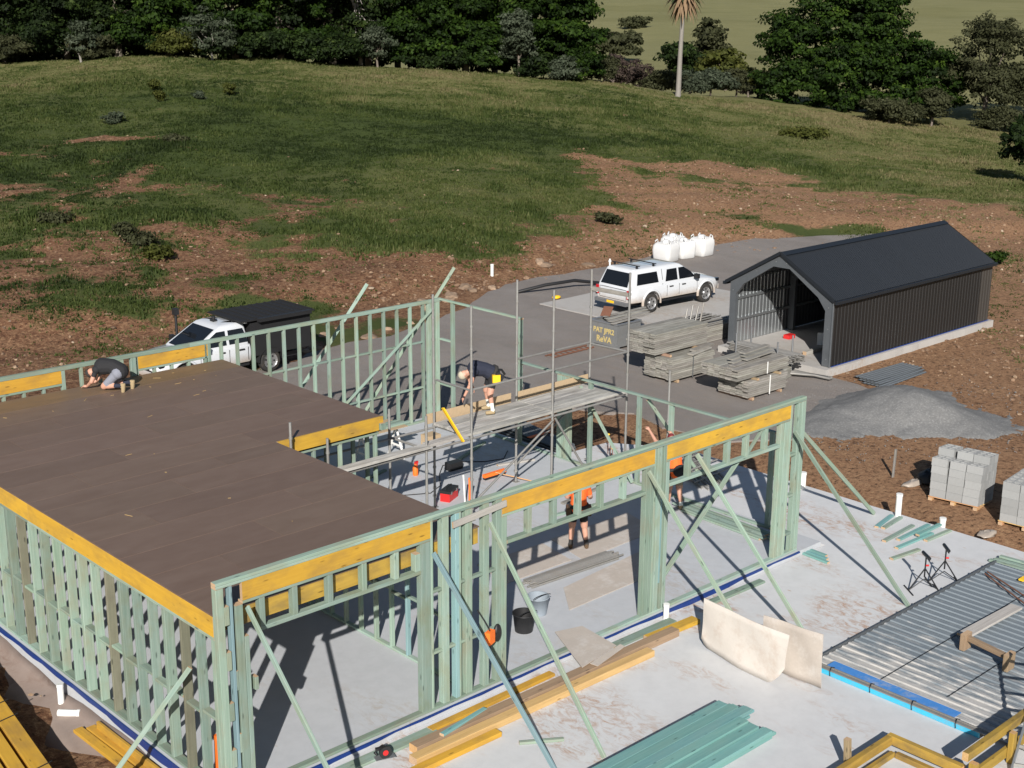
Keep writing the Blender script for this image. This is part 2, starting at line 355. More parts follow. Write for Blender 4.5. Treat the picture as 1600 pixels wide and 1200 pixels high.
dry = np.clip(sstep((aa - 92) / 30) * .75 + sstep((bb - 12) / 25) * .35 + (fbm(gx, gy, .09) - .5) * 1.3 + .10, 0, 1)
dry = np.where(aa > 150, np.clip(.95 + (fbm(gx, gy, .03) - .5) * .9, 0, 1), dry)
gm = grassm(gx, gy); gm = np.where(aa > 135, .9, gm)
ground = put(bpy.data.objects.new('ground', npmesh('ground', np.stack([gx, gy, gz], -1).reshape(-1, 3), quads, M_['ground'], True, {'grass': gm, 'dry': dry, 'pale': np.where(aa > 150, .8, 0) * (.6 + .4 * (fbm(gx, gy, .02) > .45)), 'light_soil': np.clip(sstep((bb + 4) / 14) * 1.0 - sstep((aa - 44) / 60) * .25 + (fbm(gx, gy, .15) - .5) * .8, 0, 1)})))
kind(ground, 'structure')
# --- sealed yard
def sheet(name, pts, z, th, mat, wob=.25, step=.8, seed=0):
    r = random.Random(seed); out = []
    for i, p in enumerate(pts):
        q = pts[(i + 1) % len(pts)]; L = math.hypot(q[0] - p[0], q[1] - p[1]); n = max(1, int(L / step))
        for k in range(n):
            f = k / n; out.append((p[0] + (q[0] - p[0]) * f + r.uniform(-wob, wob), p[1] + (q[1] - p[1]) * f + r.uniform(-wob, wob)))
    n = len(out); bm = bmesh.new()
    tv = [bm.verts.new((x, y, z)) for x, y in out]; bv = [bm.verts.new((x, y, z - th)) for x, y in out]
    f = bm.faces.new(tv); f.normal_update()
    if f.normal.z < 0: f.normal_flip()
    for i in range(n): bm.faces.new((tv[i], bv[i], bv[(i + 1) % n], tv[(i + 1) % n]))
    bmesh.ops.recalc_face_normals(bm, faces=bm.faces[:]); bmesh.ops.triangulate(bm, faces=[q for q in bm.faces if len(q.verts) > 4])
    me = bpy.data.meshes.new(name); bm.to_mesh(me); bm.free(); me.materials.append(mat)
    return put(bpy.data.objects.new(name, me))
def yard_mat(name, c1, c2, c3, sp=60):
    m, t, b = nodes(name); tc = N(t, 'TexCoord'); co = tc.outputs['Object']
    n1 = ramp(t, noise_(t, mapping(t, co, (1, .45, 1)), .35, 7, .72, .8), [(.34, (0,)*3), (.66, (1,)*3)]); n2 = noise_(t, co, 3, 5, .7); n3 = noise_(t, co, sp, 2, .8)
    c = mixc(t, n1, c1, c2); c = mixc(t, ramp(t, n2, [(.5, (0,)*3), (.75, (.5,)*3)]), c, c3)
    c = mixc(t, ramp(t, n3, [(.35, (.35,)*3), (.6, (0,)*3)]), c, tuple(q * .5 for q in c1)); c = mixc(t, ramp(t, n3, [(.58, (0,)*3), (.7, (.5,)*3)]), c, tuple(min(1, q * 1.5) for q in c2))
    lk(t, c, b.inputs['Base Color']); b.inputs['Roughness'].default_value = .9; bump(t, b, n3, .6, .03); return m
M_['yard'] = yard_mat('compacted_gravel', (.195, .170, .152), (.265, .238, .218), (.27, .21, .16))
M_['heap'] = yard_mat('blue_metal_gravel', (.15, .15, .147), (.205, .203, .197), (.13, .13, .13), 16)
road = sheet('driveway', [(9, 13.2), (15.2, 13.1), (18.3, 11.6), (19.4, 9.6), (18.9, 6.2), (21, 4.9), (26, 4.6), (27.2, 7), (27, 12.5), (38, 13.4), (42, 15), (48, 19.5), (54, 23.5), (46, 26.2), (41, 26.6), (36, 26), (29.6, 26.1), (25, 23.6), (21, 22.2), (16.5, 21.5), (12, 20.5), (9.5, 17)], -.262, .1, M_['yard'], .28, 1.0, 3)
kind(road, 'structure')
def concrete(name, c1, c2, dirt, amt, seed=0):
    m, t, b = nodes(name); tc = N(t, 'TexCoord'); co = mapping(t, tc.outputs['Object'], (1, 1, 1)); co2 = mapping(t, tc.outputs['Object'], (1.6, .8, 1))
    n1 = noise_(t, co, .45, 6, .6, .6); n2 = noise_(t, co, 3.5, 6, .7); n3 = noise_(t, co, 40, 3, .7)
    c = mixc(t, n1, c1, c2); c = mixc(t, ramp(t, n2, [(.3, (.35,)*3), (.6, (0,)*3)]), c, tuple(q * .84 for q in c1))
    s1 = ramp(t, noise_(t, co2, .32, 4, .6, .6), [(.52, (0,)*3), (.64, (amt,)*3)]); s2 = ramp(t, noise_(t, co2, 4.0, 5, .75, 1.2), [(.46, (0,)*3), (.62, (1,)*3)])
    mu = N(t, 'Math', operation='MULTIPLY'); lk(t, s1, mu.inputs[0]); lk(t, s2, mu.inputs[1])
    c = mixc(t, mu.outputs[0], c, dirt)
    v = N(t, 'TexVoronoi'); v.inputs['Scale'].default_value = 2.1; lk(t, mapping(t, tc.outputs['Object'], (1, .45, 1)), v.inputs['Vector'])
    mk = ramp(t, v.outputs[0], [(.03, (amt * .8,)*3), (.06, (0,)*3)]); c = mixc(t, mk, c, dirt)
    lk(t, c, b.inputs['Base Color']); b.inputs['Roughness'].default_value = .8; bump(t, b, n3, .12, .01); return m
M_['slab'] = concrete('slab_concrete', (.41, .425, .445), (.49, .505, .525), (.36, .31, .26), .55)
M_['patio'] = concrete('patio_concrete', (.50, .505, .51), (.60, .605, .61), (.36, .20, .11), .75)
M_['pad'] = concrete('pad_concrete', (.36, .345, .32), (.44, .42, .40), (.30, .22, .15), .6)
slab = sheet('slab', [(-.05, -.06), (14.75, -.06), (14.75, 12.75), (-.05, 12.75)], 0, .62, M_['slab'], .0, 50); kind(slab, 'structure')
pat = sheet('patio', [(.3, -12), (17.75, -12), (17.75, 6.4), (16.6, 8.0), (14.9, 8.1), (14.9, -.075), (.3, -.075)], -.12, .4, M_['patio'], .012, .9, 4); kind(pat, 'structure')
pad = sheet('parking_pad', [(27.9, 15.2), (32.6, 14.6), (35.6, 15.4), (35.4, 21.4), (31, 22.2), (27.8, 22.1)], -.235, .1, M_['pad'], .03, 1.2, 5); kind(pad, 'structure')
# cement-stained soil heaped against the slab edge
sv = MB(); rg = []
for i in range(46):
    yy = -2 + .34 * i; j = lambda k: .05 * math.sin(i * 1.3 + k * 2.1) + .04 * math.sin(i * .47 + k)
    rg.append([(-.04, yy, -.23 + .04 * math.sin(i * .5) + j(1) * .4), (-.15 + j(2) * .3, yy, -.35 + j(3) * .5), (-.55 + j(4), yy, -.445 + j(5) * .5), (-1.05 + j(6), yy, -.52), (-.04, yy, -.7)])
sv.loft([[Vector(q) for q in r_] for r_ in rg], 0, True)
kind(sv.build('path', concrete('cement_spill', (.20, .14, .11), (.30, .25, .22), (.13, .065, .035), 1.0)), 'structure')
# ------------------------------------------------------------------ house: timber wall frames
P, E = [M_['pine'], M_['end']], M_['end']
LV = [M_['lvl'], M_['end']]; BL = [M_['blue'], M_['end']]
H = 3.42
fw = thing('wall_frame', 'green timber front wall frame with three yellow header beams over its openings', 'wall frame', (7, .06, 0))
T0, T1 = 0, .12
def vs(parent, x0, x1, z0, z1, m=P, y0=T0, y1=T1, name='stud'): return abox(name, x0, x1, y0, y1, z0, z1, m, parent)
abox('bottom_plate', 0, 7.1, T0, T1, .003, .05, P, fw); abox('bottom_plate', 7.103, 13.95, T0, T1, .003, .05, P, fw)
for x0, x1 in ((0, 4.7), (4.703, 9.33), (9.333, 13.95)):
    abox('top_plate', x0, x1, T0, T1, 3.375, H, P, fw)
for x0, x1 in ((0, 3.9), (3.903, 9.9), (9.903, 13.95)):
    abox('top_plate', x0, x1, T0, T1, 3.33, 3.372, P, fw)
def hdr(x0, x1, cx, xa, xb):
    abox('header_beam', x0, x1, .0, .063, 3.045, 3.327, LV, fw)
    abox('header_plate', x0, x1, T0, T1, 3.0, 3.042, P, fw)
    abox('sill_plate', xa, xb, T0, T1, 2.49, 2.555, P, fw)
    for x in cx: abox('cripple_stud', x - .045, x + .045, T0, T1, 2.558, 2.997, P, fw)
hdr(.42, 3.86, [.74, 1.30, 1.93, 2.56, 3.18], .70, 3.66)
hdr(5.40, 9.22, [6.04, 6.64, 7.25, 7.82, 8.42], 5.52, 9.0)
hdr(9.56, 13.42, [10.24, 10.82, 11.43, 12.02, 12.64], 9.66, 13.12)
member('diagonal_strut', (12.07, .06, 2.56), (12.55, .06, 2.99), .07, .04, P, fw)
# corner assembly on the left with spacer blocks and one blue stud
vs(fw, 0, .12, .053, 3.327); vs(fw, .215, .26, .053, 3.327, BL); vs(fw, .30, .42, .053, 2.997)
for z in (.5, 1.25, 2.05, 2.75): vs(fw, .123, .20, z, z + .28, name='block')
for z in (.7, 1.7): vs(fw, .262, .297, z, z + .3, name='block')
vs(fw, .425, .50, .053, 2.49); vs(fw, .56, .62, 1.6, 1.8, name='block')
vs(fw, 3.66, 3.86, .053, 2.997); vs(fw, 3.863, 3.91, .053, 3.327); vs(fw, 3.55, 3.655, 2.56, 2.85, name='block')
vs(fw, 4.10, 4.24, .053, 3.327); vs(fw, 4.38, 4.46, .053, 3.327, BL); vs(fw, 4.465, 4.50, .053, 3.327); vs(fw, 4.60, 4.74, .053, 3.327)
vs(fw, 4.99, 5.11, .053, 3.327); vs(fw, 5.27, 5.39, .053, 3.327); vs(fw, 5.395, 5.51, .053, 2.997)
for z in (1.0, 2.08):
    for a, b in ((3.913, 4.097), (4.243, 4.377), (4.503, 4.597), (4.743, 4.987), (5.113, 5.267)): abox('noggin', a, b, .01, .10, z, z + .045, P, fw)
vs(fw, 9.0, 9.12, .053, 2.997); vs(fw, 9.123, 9.22, .053, 2.997); vs(fw, 9.225, 9.27, .053, 3.327); vs(fw, 9.31, 9.43, .053, 3.327); vs(fw, 9.433, 9.48, .6, 2.4, BL); vs(fw, 9.485, 9.555, .053, 3.327); vs(fw, 9.56, 9.655, .053, 2.997)
vs(fw, 13.12, 13.22, .053, 2.997); vs(fw, 13.25, 13.42, .053, 2.997); vs(fw, 13.42, 13.49, .053, 3.327)
vs(fw, 13.70, 13.78, .053, 3.327, [M_['brownwood'], E] if 0 else P); vs(fw, 13.83, 13.95, .053, 3.327)
for z in (.45, 1.3, 2.2): vs(fw, 13.493, 13.697, z, z + .05, name='block')
member('tie_board', (4.30, -.025, 3.16), (5.46, -.025, 3.24), .04, .11, [M_['greywood'], E], fw)
member('brace', (9.62, .145, .50), (11.98, .145, 2.50), .035, .10, P, fw, up=(0, 1, 0.001))
# blue flashing turned down over the slab edge
def flash(name, pts, parent, base=.028):
    b = MB(); n = 40
    for k in range(len(pts) - 1):
        p, q = Vector(pts[k]), Vector(pts[k + 1]); d = (q - p).normalized(); o = Vector((d.y, -d.x, 0)); L = (q - p).length; m = max(2, int(L / .3)); rr = []
        for i in range(m + 1):
            c = p + d * L * i / m; j = .012 * math.sin(i * 1.7) + .01 * random.random(); dz = base + .07 * max(0, math.sin(i * .19 + k * 2 + 1.1)) ** 2 
            rr.append([c + Vector((0, 0, .004)), c + o * (.02 + j) + Vector((0, 0, .002)), c + o * (.022 + j) + Vector((0, 0, -dz)), c + o * (.018 + j) + Vector((0, 0, -dz)), c + o * (.016 + j) + Vector((0, 0, -.002)), c + Vector((0, 0, .001))])
        b.loft(rr, 0, False)
    return b.build(name, M_['bluemem'], parent)
flash('flashing', [(0.0, -.058, 0), (13.95, -.058, 0)], fw)
# left wall
lw = thing('wall_frame', 'green timber left wall frame of close studs under the yellow deck edge', 'wall frame', (.06, 6, 0))
abox('bottom_plate', 0, .15, .125, 6.2, .003, .05, P, lw); abox('bottom_plate', 0, .15, 6.203, 12.38, .003, .05, P, lw)
abox('top_plate', 0, .15, .125, 6.2, 2.515, 2.56, P, lw); abox('top_plate', 0, .15, 6.203, 12.38, 2.515, 2.56, P, lw)
ys = [.17 + .465 * i for i in range(27)]
for i, y in enumerate(ys):
    if y > 12.3: break
    m = [M_['oldpine'], E] if i in (2, 7, 14) else P
    member('stud', (.075, y, .053), (.075, y, 2.512), .148, .05 if i % 3 else .09, m, lw, up=(0, 1, 0), jit=.002)
    if i and y - ys[i - 1] > .2:
        z = 1.16 + .05 * (i % 2); abox('noggin', .012, .135, ys[i - 1] + .05, y - .05, z, z + .045, P, lw)
flash('flashing', [(-.048, 12.38, 0), (-.048, .0, 0)], lw, .075)
member('brace', (-.03, 2.6, 1.75), (-.03, .75, .05), .03, .07, P, lw, up=(1, 0, 0)) if 0 else None
# back wall
BY = 12.40
bw = thing('wall_frame', 'tall green timber back wall frame of open studs beside the yard', 'wall frame', (7, BY + .05, 0))
B0, B1 = BY, BY + .10
for x0, x1 in ((0, 6.8), (6.803, 14.58)):
    abox('bottom_plate', x0, x1, B0, B1, .003, .05, P, bw); abox('top_plate', x0, x1, B0, B1, 3.33, 3.42, P, bw)
xs = [.05 + .448 * i for i in range(32)]
def inopen(x): return x < 3.55 or 5.5 < x < 7.2
for x in xs:
    if x > 14.0: break
    if x < 3.5 or 5.55 < x < 7.15:
        abox('cripple_stud', x - .03, x + .03, B0, B1, 2.62, 2.985, P, bw)
        abox('stud', x - .03, x + .03, B0, B1, .053, .85, P, bw)
    else: vs(bw, x - .03, x + .03, .053, 3.327, P, B0, B1)
for x0, x1 in ((0, 3.6), (5.45, 7.27)):
    abox('header_beam', x0, x1, B0, B0 + .06, 3.04, 3.326, LV, bw); abox('header_plate', x0, x1, B0, B1, 2.988, 3.036, P, bw)
    vs(bw, x1 + .003, x1 + .09, .053, 3.327, P, B0, B1); abox('sill_plate', x0, x1, B0, B1, .853, .9, P, bw)
vs(bw, 5.28, 5.44, .053, 3.327, P, B0, B1); vs(bw, 4.78, 4.92, .053, 3.327, P, B0, B1); vs(bw, 5.02, 5.10, .053, 3.327, P, B0, B1)
for a, b in ((14.08, 14.2), (14.21, 14.36), (14.37, 14.50)): vs(bw, a, b, .053, 3.327, P, B0, B1)
for z in (2.26, .98):
    for i in range(len(xs) - 1):
        a, b = xs[i] + .031, xs[i + 1] - .031
        if xs[i] < 7.2 or xs[i + 1] > 14.05: continue
        abox('noggin', a, b, B0 + .01, B1 - .01, z, z + .045, P, bw)
member('brace', (14.25, BY - .02, 3.18), (10.9, BY - .02, .8), .035, .09, P, bw, up=(0, 1, 0))
for nm, p0, p1, lab in (('timber_brace', (12.15, BY + .13, 4.12), (9.95, BY + 1.9, -.26), 'green timber prop standing up past the middle of the back wall frame'),
                       ('timber_brace', (15.0, BY - .05, 4.22), (13.5, BY + 2.3, -.26), 'green timber prop rising above the back corner of the frame')):
    if nm: tag(member(nm, p0, p1, .045, .09, P), lab, 'timber prop', 'raking timber props')
# right wall: tall return, post, then the low wall
rw = thing('wall_frame', 'tall short return frame at the back right corner behind the scaffold', 'wall frame', (14.55, 10.8, 0))
RX0, RX1 = 14.48, 14.58
abox('top_plate', RX0, RX1, 9.15, 12.39, 3.375, 3.42, P, rw); abox('bottom_plate', RX0, RX1, 9.15, 12.39, .003, .05, P, rw)
abox('stud', RX0, RX1, 11.84, 11.93, .053, 3.37, P, rw); abox('stud', RX0, RX1, 9.16, 9.34, .053, 3.37, P, rw)
for z in (.98, 2.26): abox('noggin', RX0, RX1, 11.933, 12.395, z, z + .045, P, rw)
lo = thing('wall_frame', 'low green frame with thin top rail and wide post along the right side', 'wall frame', (14.55, 5, 0))
abox('top_plate', RX0, RX1, 1.1, 9.15, 2.22, 2.265, P, lo); abox('bottom_plate', RX0, RX1, 1.1, 9.147, .003, .05, P, lo)
for y0, y1 in ((7.34, 7.48), (7.485, 7.62), (7.625, 7.78)): abox('post', RX0 - .02, RX1, y0, y1, .053, 2.217, P, lo)
for y in (6.62, 5.02, 4.02, 1.15): abox('stud', RX0, RX1, y, y + .1, .053, 2.217, P, lo)
member('brace', (14.4, 6.9, 2.1), (14.4, 5.1, .05), .035, .09, P, lo, up=(1, 0, 0)); member('brace', (14.63, 4.9, 2.15), (16.6, 4.9, -.1), .035, .09, P, lo)
# inner wall below the deck edge
iw = thing('wall_frame', 'inner green wall frame standing under the brown deck edge', 'wall frame', (4.78, 3, 0))
abox('bottom_plate', 4.73, 4.82, .13, 6.0, .003, .05, P, iw); abox('top_plate', 4.73, 4.82, .13, 6.0, 2.515, 2.56, P, iw)
for i in range(13):
    y = .35 + .46 * i; abox('stud', 4.73, 4.82, y, y + .05, .053, 2.512, BL if i in (3,) else P, iw)
    if i: abox('noggin', 4.74, 4.81, y - .41, y - .002, 1.1 + .06 * (i % 2), 1.145 + .06 * (i % 2), P, iw)
iw2 = thing('wall_frame', 'shaded inner green frame under the far part of the deck', 'wall frame', (6.2, 6.2, 0))
abox('bottom_plate', 4.85, 7.55, 6.13, 6.22, .003, .05, P, iw2); abox('top_plate', 4.85, 7.55, 6.13, 6.22, 2.515, 2.56, P, iw2)
for x in (5.0, 5.9, 6.55, 7.45): abox('stud', x, x + .06, 6.13, 6.22, .053, 2.512, P, iw2)
iw3 = thing('wall_frame', 'dim inner green frame below the right edge of the far deck', 'wall frame', (7.5, 9.2, 0))
abox('bottom_plate', 7.45, 7.54, 6.4, 12.3, .003, .05, P, iw3); abox('top_plate', 7.45, 7.54, 6.4, 12.3, 2.515, 2.56, P, iw3)
for i in range(12): abox('stud', 7.45, 7.54, 6.45 + .5 * i, 6.5 + .5 * i, .053, 2.512, P, iw3)
# ------------------------------------------------------------------ upper floor deck
dk = thing('floor_deck', 'brown sheet upper floor deck with yellow rim beams, L shaped', 'deck', (4, 6, 2.56))
DZ = 2.905; YR = 6.12; XA, XB = 5.02, 7.62
DK = [M_['deck']]; rowh = .9
y = .14; r = 0
while y < 12.36 - .02:
    y1 = min(y + rowh, 12.36)
    if y < YR - .02 < y1: y1 = YR
    xe = XA if y1 <= YR + .01 else XB
    x = .0; first = 1
    while x < xe - .02:
        L = 3.6 if not first else (3.6, 1.2, 2.4)[r % 3]; first = 0
        x1 = min(x + L, xe); 
        if xe - x1 < .35: x1 = xe
        raw = y1 > 11.9 and (x < 3 or x > 4.5)
        o = member('floor_sheet', (x + .003, (y + y1) / 2, DZ - .011), (x1 - .003, (y + y1) / 2, DZ - .011), y1 - y - .006, .022, [M_['deckraw']] if y1 > 12.3 else DK, dk)
        x = x1
    y = y1; r += 1
abox('rim_beam', 0, .063, .125, 6.15, 2.563, DZ - .024, LV, dk); abox('rim_beam', 0, .063, 6.153, 12.36, 2.563, DZ - .024, LV, dk)
abox('rim_beam', .07, 5.0, .16, .223, 2.60, DZ - .024, [M_['lvl2'], E], dk)
abox('rim_beam', 5.03, 7.62, 6.06, 6.118, 2.62, DZ + .002, LV, dk)
abox('rim_beam', 4.955, 5.015, .23, 6.05, 2.563, DZ - .024, [M_['lvl2'], E], dk); abox('rim_beam', 7.555, 7.615, 6.125, 12.3, 2.563, DZ - .024, [M_['lvl2'], E], dk)
for i in range(13):
    yy = .62 + .45 * i; abox('joist', .07, 4.95, yy, yy + .05, 2.565, DZ - .025, LV, dk)
for i in range(13):
    yy = 6.55 + .45 * i; abox('joist', .07, 7.55, yy, yy + .05, 2.565, DZ - .025, LV, dk)
abox('block', 7.50, 7.635, 5.99, 6.055, 2.64, 2.78, P, dk)
# offcuts and shavings lying on the deck
rr = random.Random(5); sh = MB()
for i in range(70):
    if i % 3: continue
    if i < 26: x, yv = rr.uniform(3.5, 7), rr.uniform(11, 12.1)
    else: x, yv = rr.uniform(.4, 7.2), rr.uniform(.5, 11.8)
    if yv < 6.2 and x > 4.9: continue
    a = rr.uniform(0, 3.14); l = rr.uniform(.015, .09) * (1 if i % 6 else 2); sh.bar((x, yv, DZ + .003), (x + l * math.cos(a), yv + l * math.sin(a), DZ + .004), .008, .004)
kind(sh.build('shavings', M_['oregon']), 'stuff'); bpy.data.objects['shavings']['label'] = 'pale timber shavings scattered over the brown deck'; bpy.data.objects['shavings']['category'] = 'shavings'
# ------------------------------------------------------------------ raking props in front
for i, (p0, p1, m, lab) in enumerate([
    ((.47, -.03, 2.95), (.52, -3.1, -.1), P, 'green timber prop leaning on the left front corner of the wall'),
    ((3.89, -.03, 2.8), (4.2, -2.52, -.1), BL, 'blue tinted timber prop leaning beside the first opening, saw hanging behind'),
    ((5.08, -.05, 3.0), (5.03, -2.76, -.1), P, 'green timber prop leaning in front of the buckets'),
    ((9.02, -.03, 2.95), (9.06, -2.9, -.1), P, 'green timber prop whose foot is behind the standing pale sheet'),
    ((10.40, -.03, 2.97), (10.33, -3.06, -.1), P, 'green timber prop whose foot stands at the corner of the steel decking'),
    ((13.56, -.03, 2.75), (13.44, -3.0, -.1), P, 'long green timber prop at the right end of the front wall'),
    ((13.97, .06, 2.62), (17.3, .22, -.1), P, 'grey green timber prop running sideways off the right wall end')]):
    tag(member('timber_brace', p0, p1, .04, .09, m), lab, 'timber prop', 'raking timber props')
tag(member('timber_brace', (-.04, .78, 1.87), (-1.15, 1.93, -.42), .035, .075, P), 'pale timber prop leaning on the left wall above the yellow beams', 'timber prop', 'raking timber props')
# ------------------------------------------------------------------ ground cover
def leaf_mat(name, stops, trans=.35):
    m = bpy.data.materials.new(name); m.use_nodes = True; t = m.node_tree; t.nodes.clear()
    out = t.nodes.new('ShaderNodeOutputMaterial'); d = N(t, 'BsdfPrincipled'); tr = N(t, 'BsdfTranslucent'); mx = N(t, 'MixShader'); mx.inputs[0].default_value = trans
    at = N(t, 'Attribute', attribute_name='tone').outputs['Fac']; c = ramp(t, at, stops)
    lk(t, c, d.inputs['Base Color']); lk(t, c, tr.inputs['Color']); d.inputs['Roughness'].default_value = .7; d.inputs['Specular IOR Level'].default_value = .2
    lk(t, d.outputs[0], mx.inputs[1]); lk(t, tr.outputs[0], mx.inputs[2]); lk(t, mx.outputs[0], out.inputs[0]); return m
M_['grass'] = leaf_mat('grass_blades', [(0, (.017, .029, .006)), (.3, (.042, .063, .013)), (.55, (.080, .098, .027)), (.8, (.13, .128, .05)), (1, (.20, .165, .085))])
def tufts(n, seed):
    r = np.random.default_rng(seed)
    a = 42 + 92 * r.random(n) ** 1.15; b = (r.random(n) - .5) * .92 * a
    x, y = xy(a, b); g = grassm(x, y)
    keep = r.random(n) < g * .85 + .05 + .30 * np.clip(fbm(x, y, .35, 3) * 2.6 - 1.15, 0, 1)
    keep &= ~((x < 55) & (y < 26.4) & (y > 4) & (a < 74) & (b > -8) & (b < 17))
    x, y, a, b, g = x[keep], y[keep], a[keep], b[keep], g[keep]; n = len(x); z = terrain(x, y)
    clump = fbm(x, y, .22, 4); hgt = (.06 + .20 * r.random(n) ** 2.2) * (.35 + 1.6 * clump ** 2) * (.55 + .45 * g)
    dryv = np.clip(sstep((a - 92) / 30) * .30 + sstep((b - 10) / 25) * .26 + (fbm(x, y, .09) - .5) * .9 + .26 + (1 - g) * .12, 0, 1)
    tone = np.clip(dryv + (fbm(x, y, .45, 3) - .5) * .75 + (fbm(x, y, .11, 2) - .5) * .3 + r.normal(0, .09, n), 0, 1)
    nb = 5; V = np.zeros((n, nb, 3, 3)); T = np.zeros((n, nb, 3))
    for k in range(nb):
        an = r.random(n) * 6.283; sp = .05 + .22 * r.random(n); w = .025 + .03 * r.random(n) + a * .00022
        px = x + (r.random(n) - .5) * .3; py = y + (r.random(n) - .5) * .3; hk = hgt * (.6 + .6 * r.random(n))
        cx, sx = np.cos(an), np.sin(an)
        V[:, k, 0] = np.stack([px - sx * w, py + cx * w, z - .03], -1); V[:, k, 1] = np.stack([px + sx * w, py - cx * w, z - .03], -1)
        V[:, k, 2] = np.stack([px + cx * sp * hk * 2, py + sx * sp * hk * 2, z + hk], -1)
        T[:, k, :] = np.clip(tone + r.normal(0, .07, n), 0, 1)[:, None]
    V = V.reshape(-1, 3); F = np.arange(len(V)).reshape(-1, 3)
    return V, F, T.ravel()
V, F, T = tufts(230000, 1)
gr = put(bpy.data.objects.new('grass', npmesh('grass', V, F, M_['grass'], False, {'tone': T}))); kind(gr, 'stuff')
gr['label'] = 'rough green and dry grass covering the hillside'; gr['category'] = 'grass'
# loose stones over the cut banks
ico = bmesh.new(); bmesh.ops.create_icosphere(ico, subdivisions=1, radius=1)
iv = np.array([v.co[:] for v in ico.verts]); ifc = np.array([[v.index for v in f.verts] for f in ico.faces]); ico.free()
def stones(n, fa, fb, smin, smax, seed, dens=True):
    r = np.random.default_rng(seed); a = fa[0] + (fa[1] - fa[0]) * r.random(n); b = fb[0] + (fb[1] - fb[0]) * r.random(n)
    x, y = xy(a, b); d = dirtness(x, y); k = (r.random(n) < np.clip(d - .25, 0, 1)) if dens else np.ones(n, bool)
    k &= ~((x > -.3) & (x < 18) & (y < 12.9)); k &= ~((x > 9) & (x < 47) & (y > 4.8) & (y < 25.5) & (a < 64) & ~((x > 14.7) & (x < 19) & (y < 11.5)) & ~((x > 27) & (y < 8.2)) & ~((x < 20) & (y > 21.8)))
    x, y = x[k], y[k]; n = len(x); s = smin + (smax - smin) * r.random(n) ** 3.2; z = terrain(x, y) + s * .25
    an = r.random(n) * 6.283; q = iv[None] * (1 + r.normal(0, .22, (n, len(iv), 1))) * (s[:, None] * (.7 + .6 * r.random((n, 3))))[:, None, :] * np.array([1, 1, .65])
    X = q[:, :, 0] * np.cos(an)[:, None] - q[:, :, 1] * np.sin(an)[:, None] + x[:, None]; Y = q[:, :, 0] * np.sin(an)[:, None] + q[:, :, 1] * np.cos(an)[:, None] + y[:, None]
    Vv = np.stack([X, Y, q[:, :, 2] + z[:, None]], -1).reshape(-1, 3); Ff = (ifc[None] + (np.arange(n) * len(iv))[:, None, None]).reshape(-1, 3)
    tn = np.repeat(r.random(n), len(iv)); return Vv, Ff, tn
def stone_mat():
    m, t, b = nodes('loose_stone'); at = N(t, 'Attribute', attribute_name='tone').outputs['Fac']; tc = N(t, 'TexCoord')
    c = ramp(t, at, [(0, (.07, .038, .022)), (.4, (.15, .082, .048)), (.8, (.24, .15, .09)), (.96, (.34, .245, .16)), (1, (.45, .37, .28))])
    c = mixc(t, .4, c, ramp(t, noise_(t, tc.outputs['Object'], 9, 4, .7), [(.3, (.09, .05, .03)), (.7, (.36, .26, .17))]))
    lk(t, c, b.inputs['Base Color']); b.inputs['Roughness'].default_value = .9; return m
M_['stones'] = stone_mat()
Vs = []; Fs = []; Ts = []; o = 0
for args in ((42000, (42, 92), (-30, 34), .012, .085, 2, True), (2600, (50, 70), (-6, 20), .02, .13, 4, True), (5200, (22, 56), (14, 36), .01, .075, 5, False), (700, (20, 34), (-16, -8), .015, .07, 6, False)):
    v, f, t_ = stones(*args); Vs.append(v); Fs.append(f + o); Ts.append(t_); o += len(v)
st = put(bpy.data.objects.new('stones', npmesh('stones', np.concatenate(Vs), np.concatenate(Fs), M_['stones'], False, {'tone': np.concatenate(Ts)}))); kind(st, 'stuff')
st['label'] = 'loose pale stones strewn over the brown soil'; st['category'] = 'stones'
# bigger rocks one can pick out along the toe of the bank
rk = random.Random(9)
ROCK = []
for k in range(5):
    bm = bmesh.new(); bmesh.ops.create_icosphere(bm, subdivisions=2, radius=1)
    for v in bm.verts: v.co *= 1 + rk.uniform(-.2, .2); v.co.z *= .6
    me = bpy.data.meshes.new('rock'); bm.to_mesh(me); bm.free(); me.materials.append(M_['stone']); ROCK.append(me)
for i in range(26):
    x, y = [(rk.uniform(16, 22), rk.uniform(21.9, 23.6)), (rk.uniform(23, 29), rk.uniform(24.0, 26.6)), (rk.uniform(44, 48), rk.uniform(11, 15)), (rk.uniform(30, 36), rk.uniform(26.6, 28.2))][(0, 0, 1, 1, 1, 2, 3)[i % 7]]
    if i % 7 in (2, 3, 4): y = 24.2 + (x - 23) * .33 + rk.uniform(-.3, .9)
    s = rk.uniform(.12, .36); z = float(terrain(x, y)); setframe((x, y, z + s * .05), rk.uniform(0, 6)); o_ = put(bpy.data.objects.new('rock', ROCK[i % 5]), Matrix.Diagonal((s, s * rk.uniform(.6, 1), s * rk.uniform(.6, .9), 1)))
    tag(o_, 'pale brown rock lying along the foot of the bank by the yard', 'rock', 'rocks at the foot of the bank')
setframe()
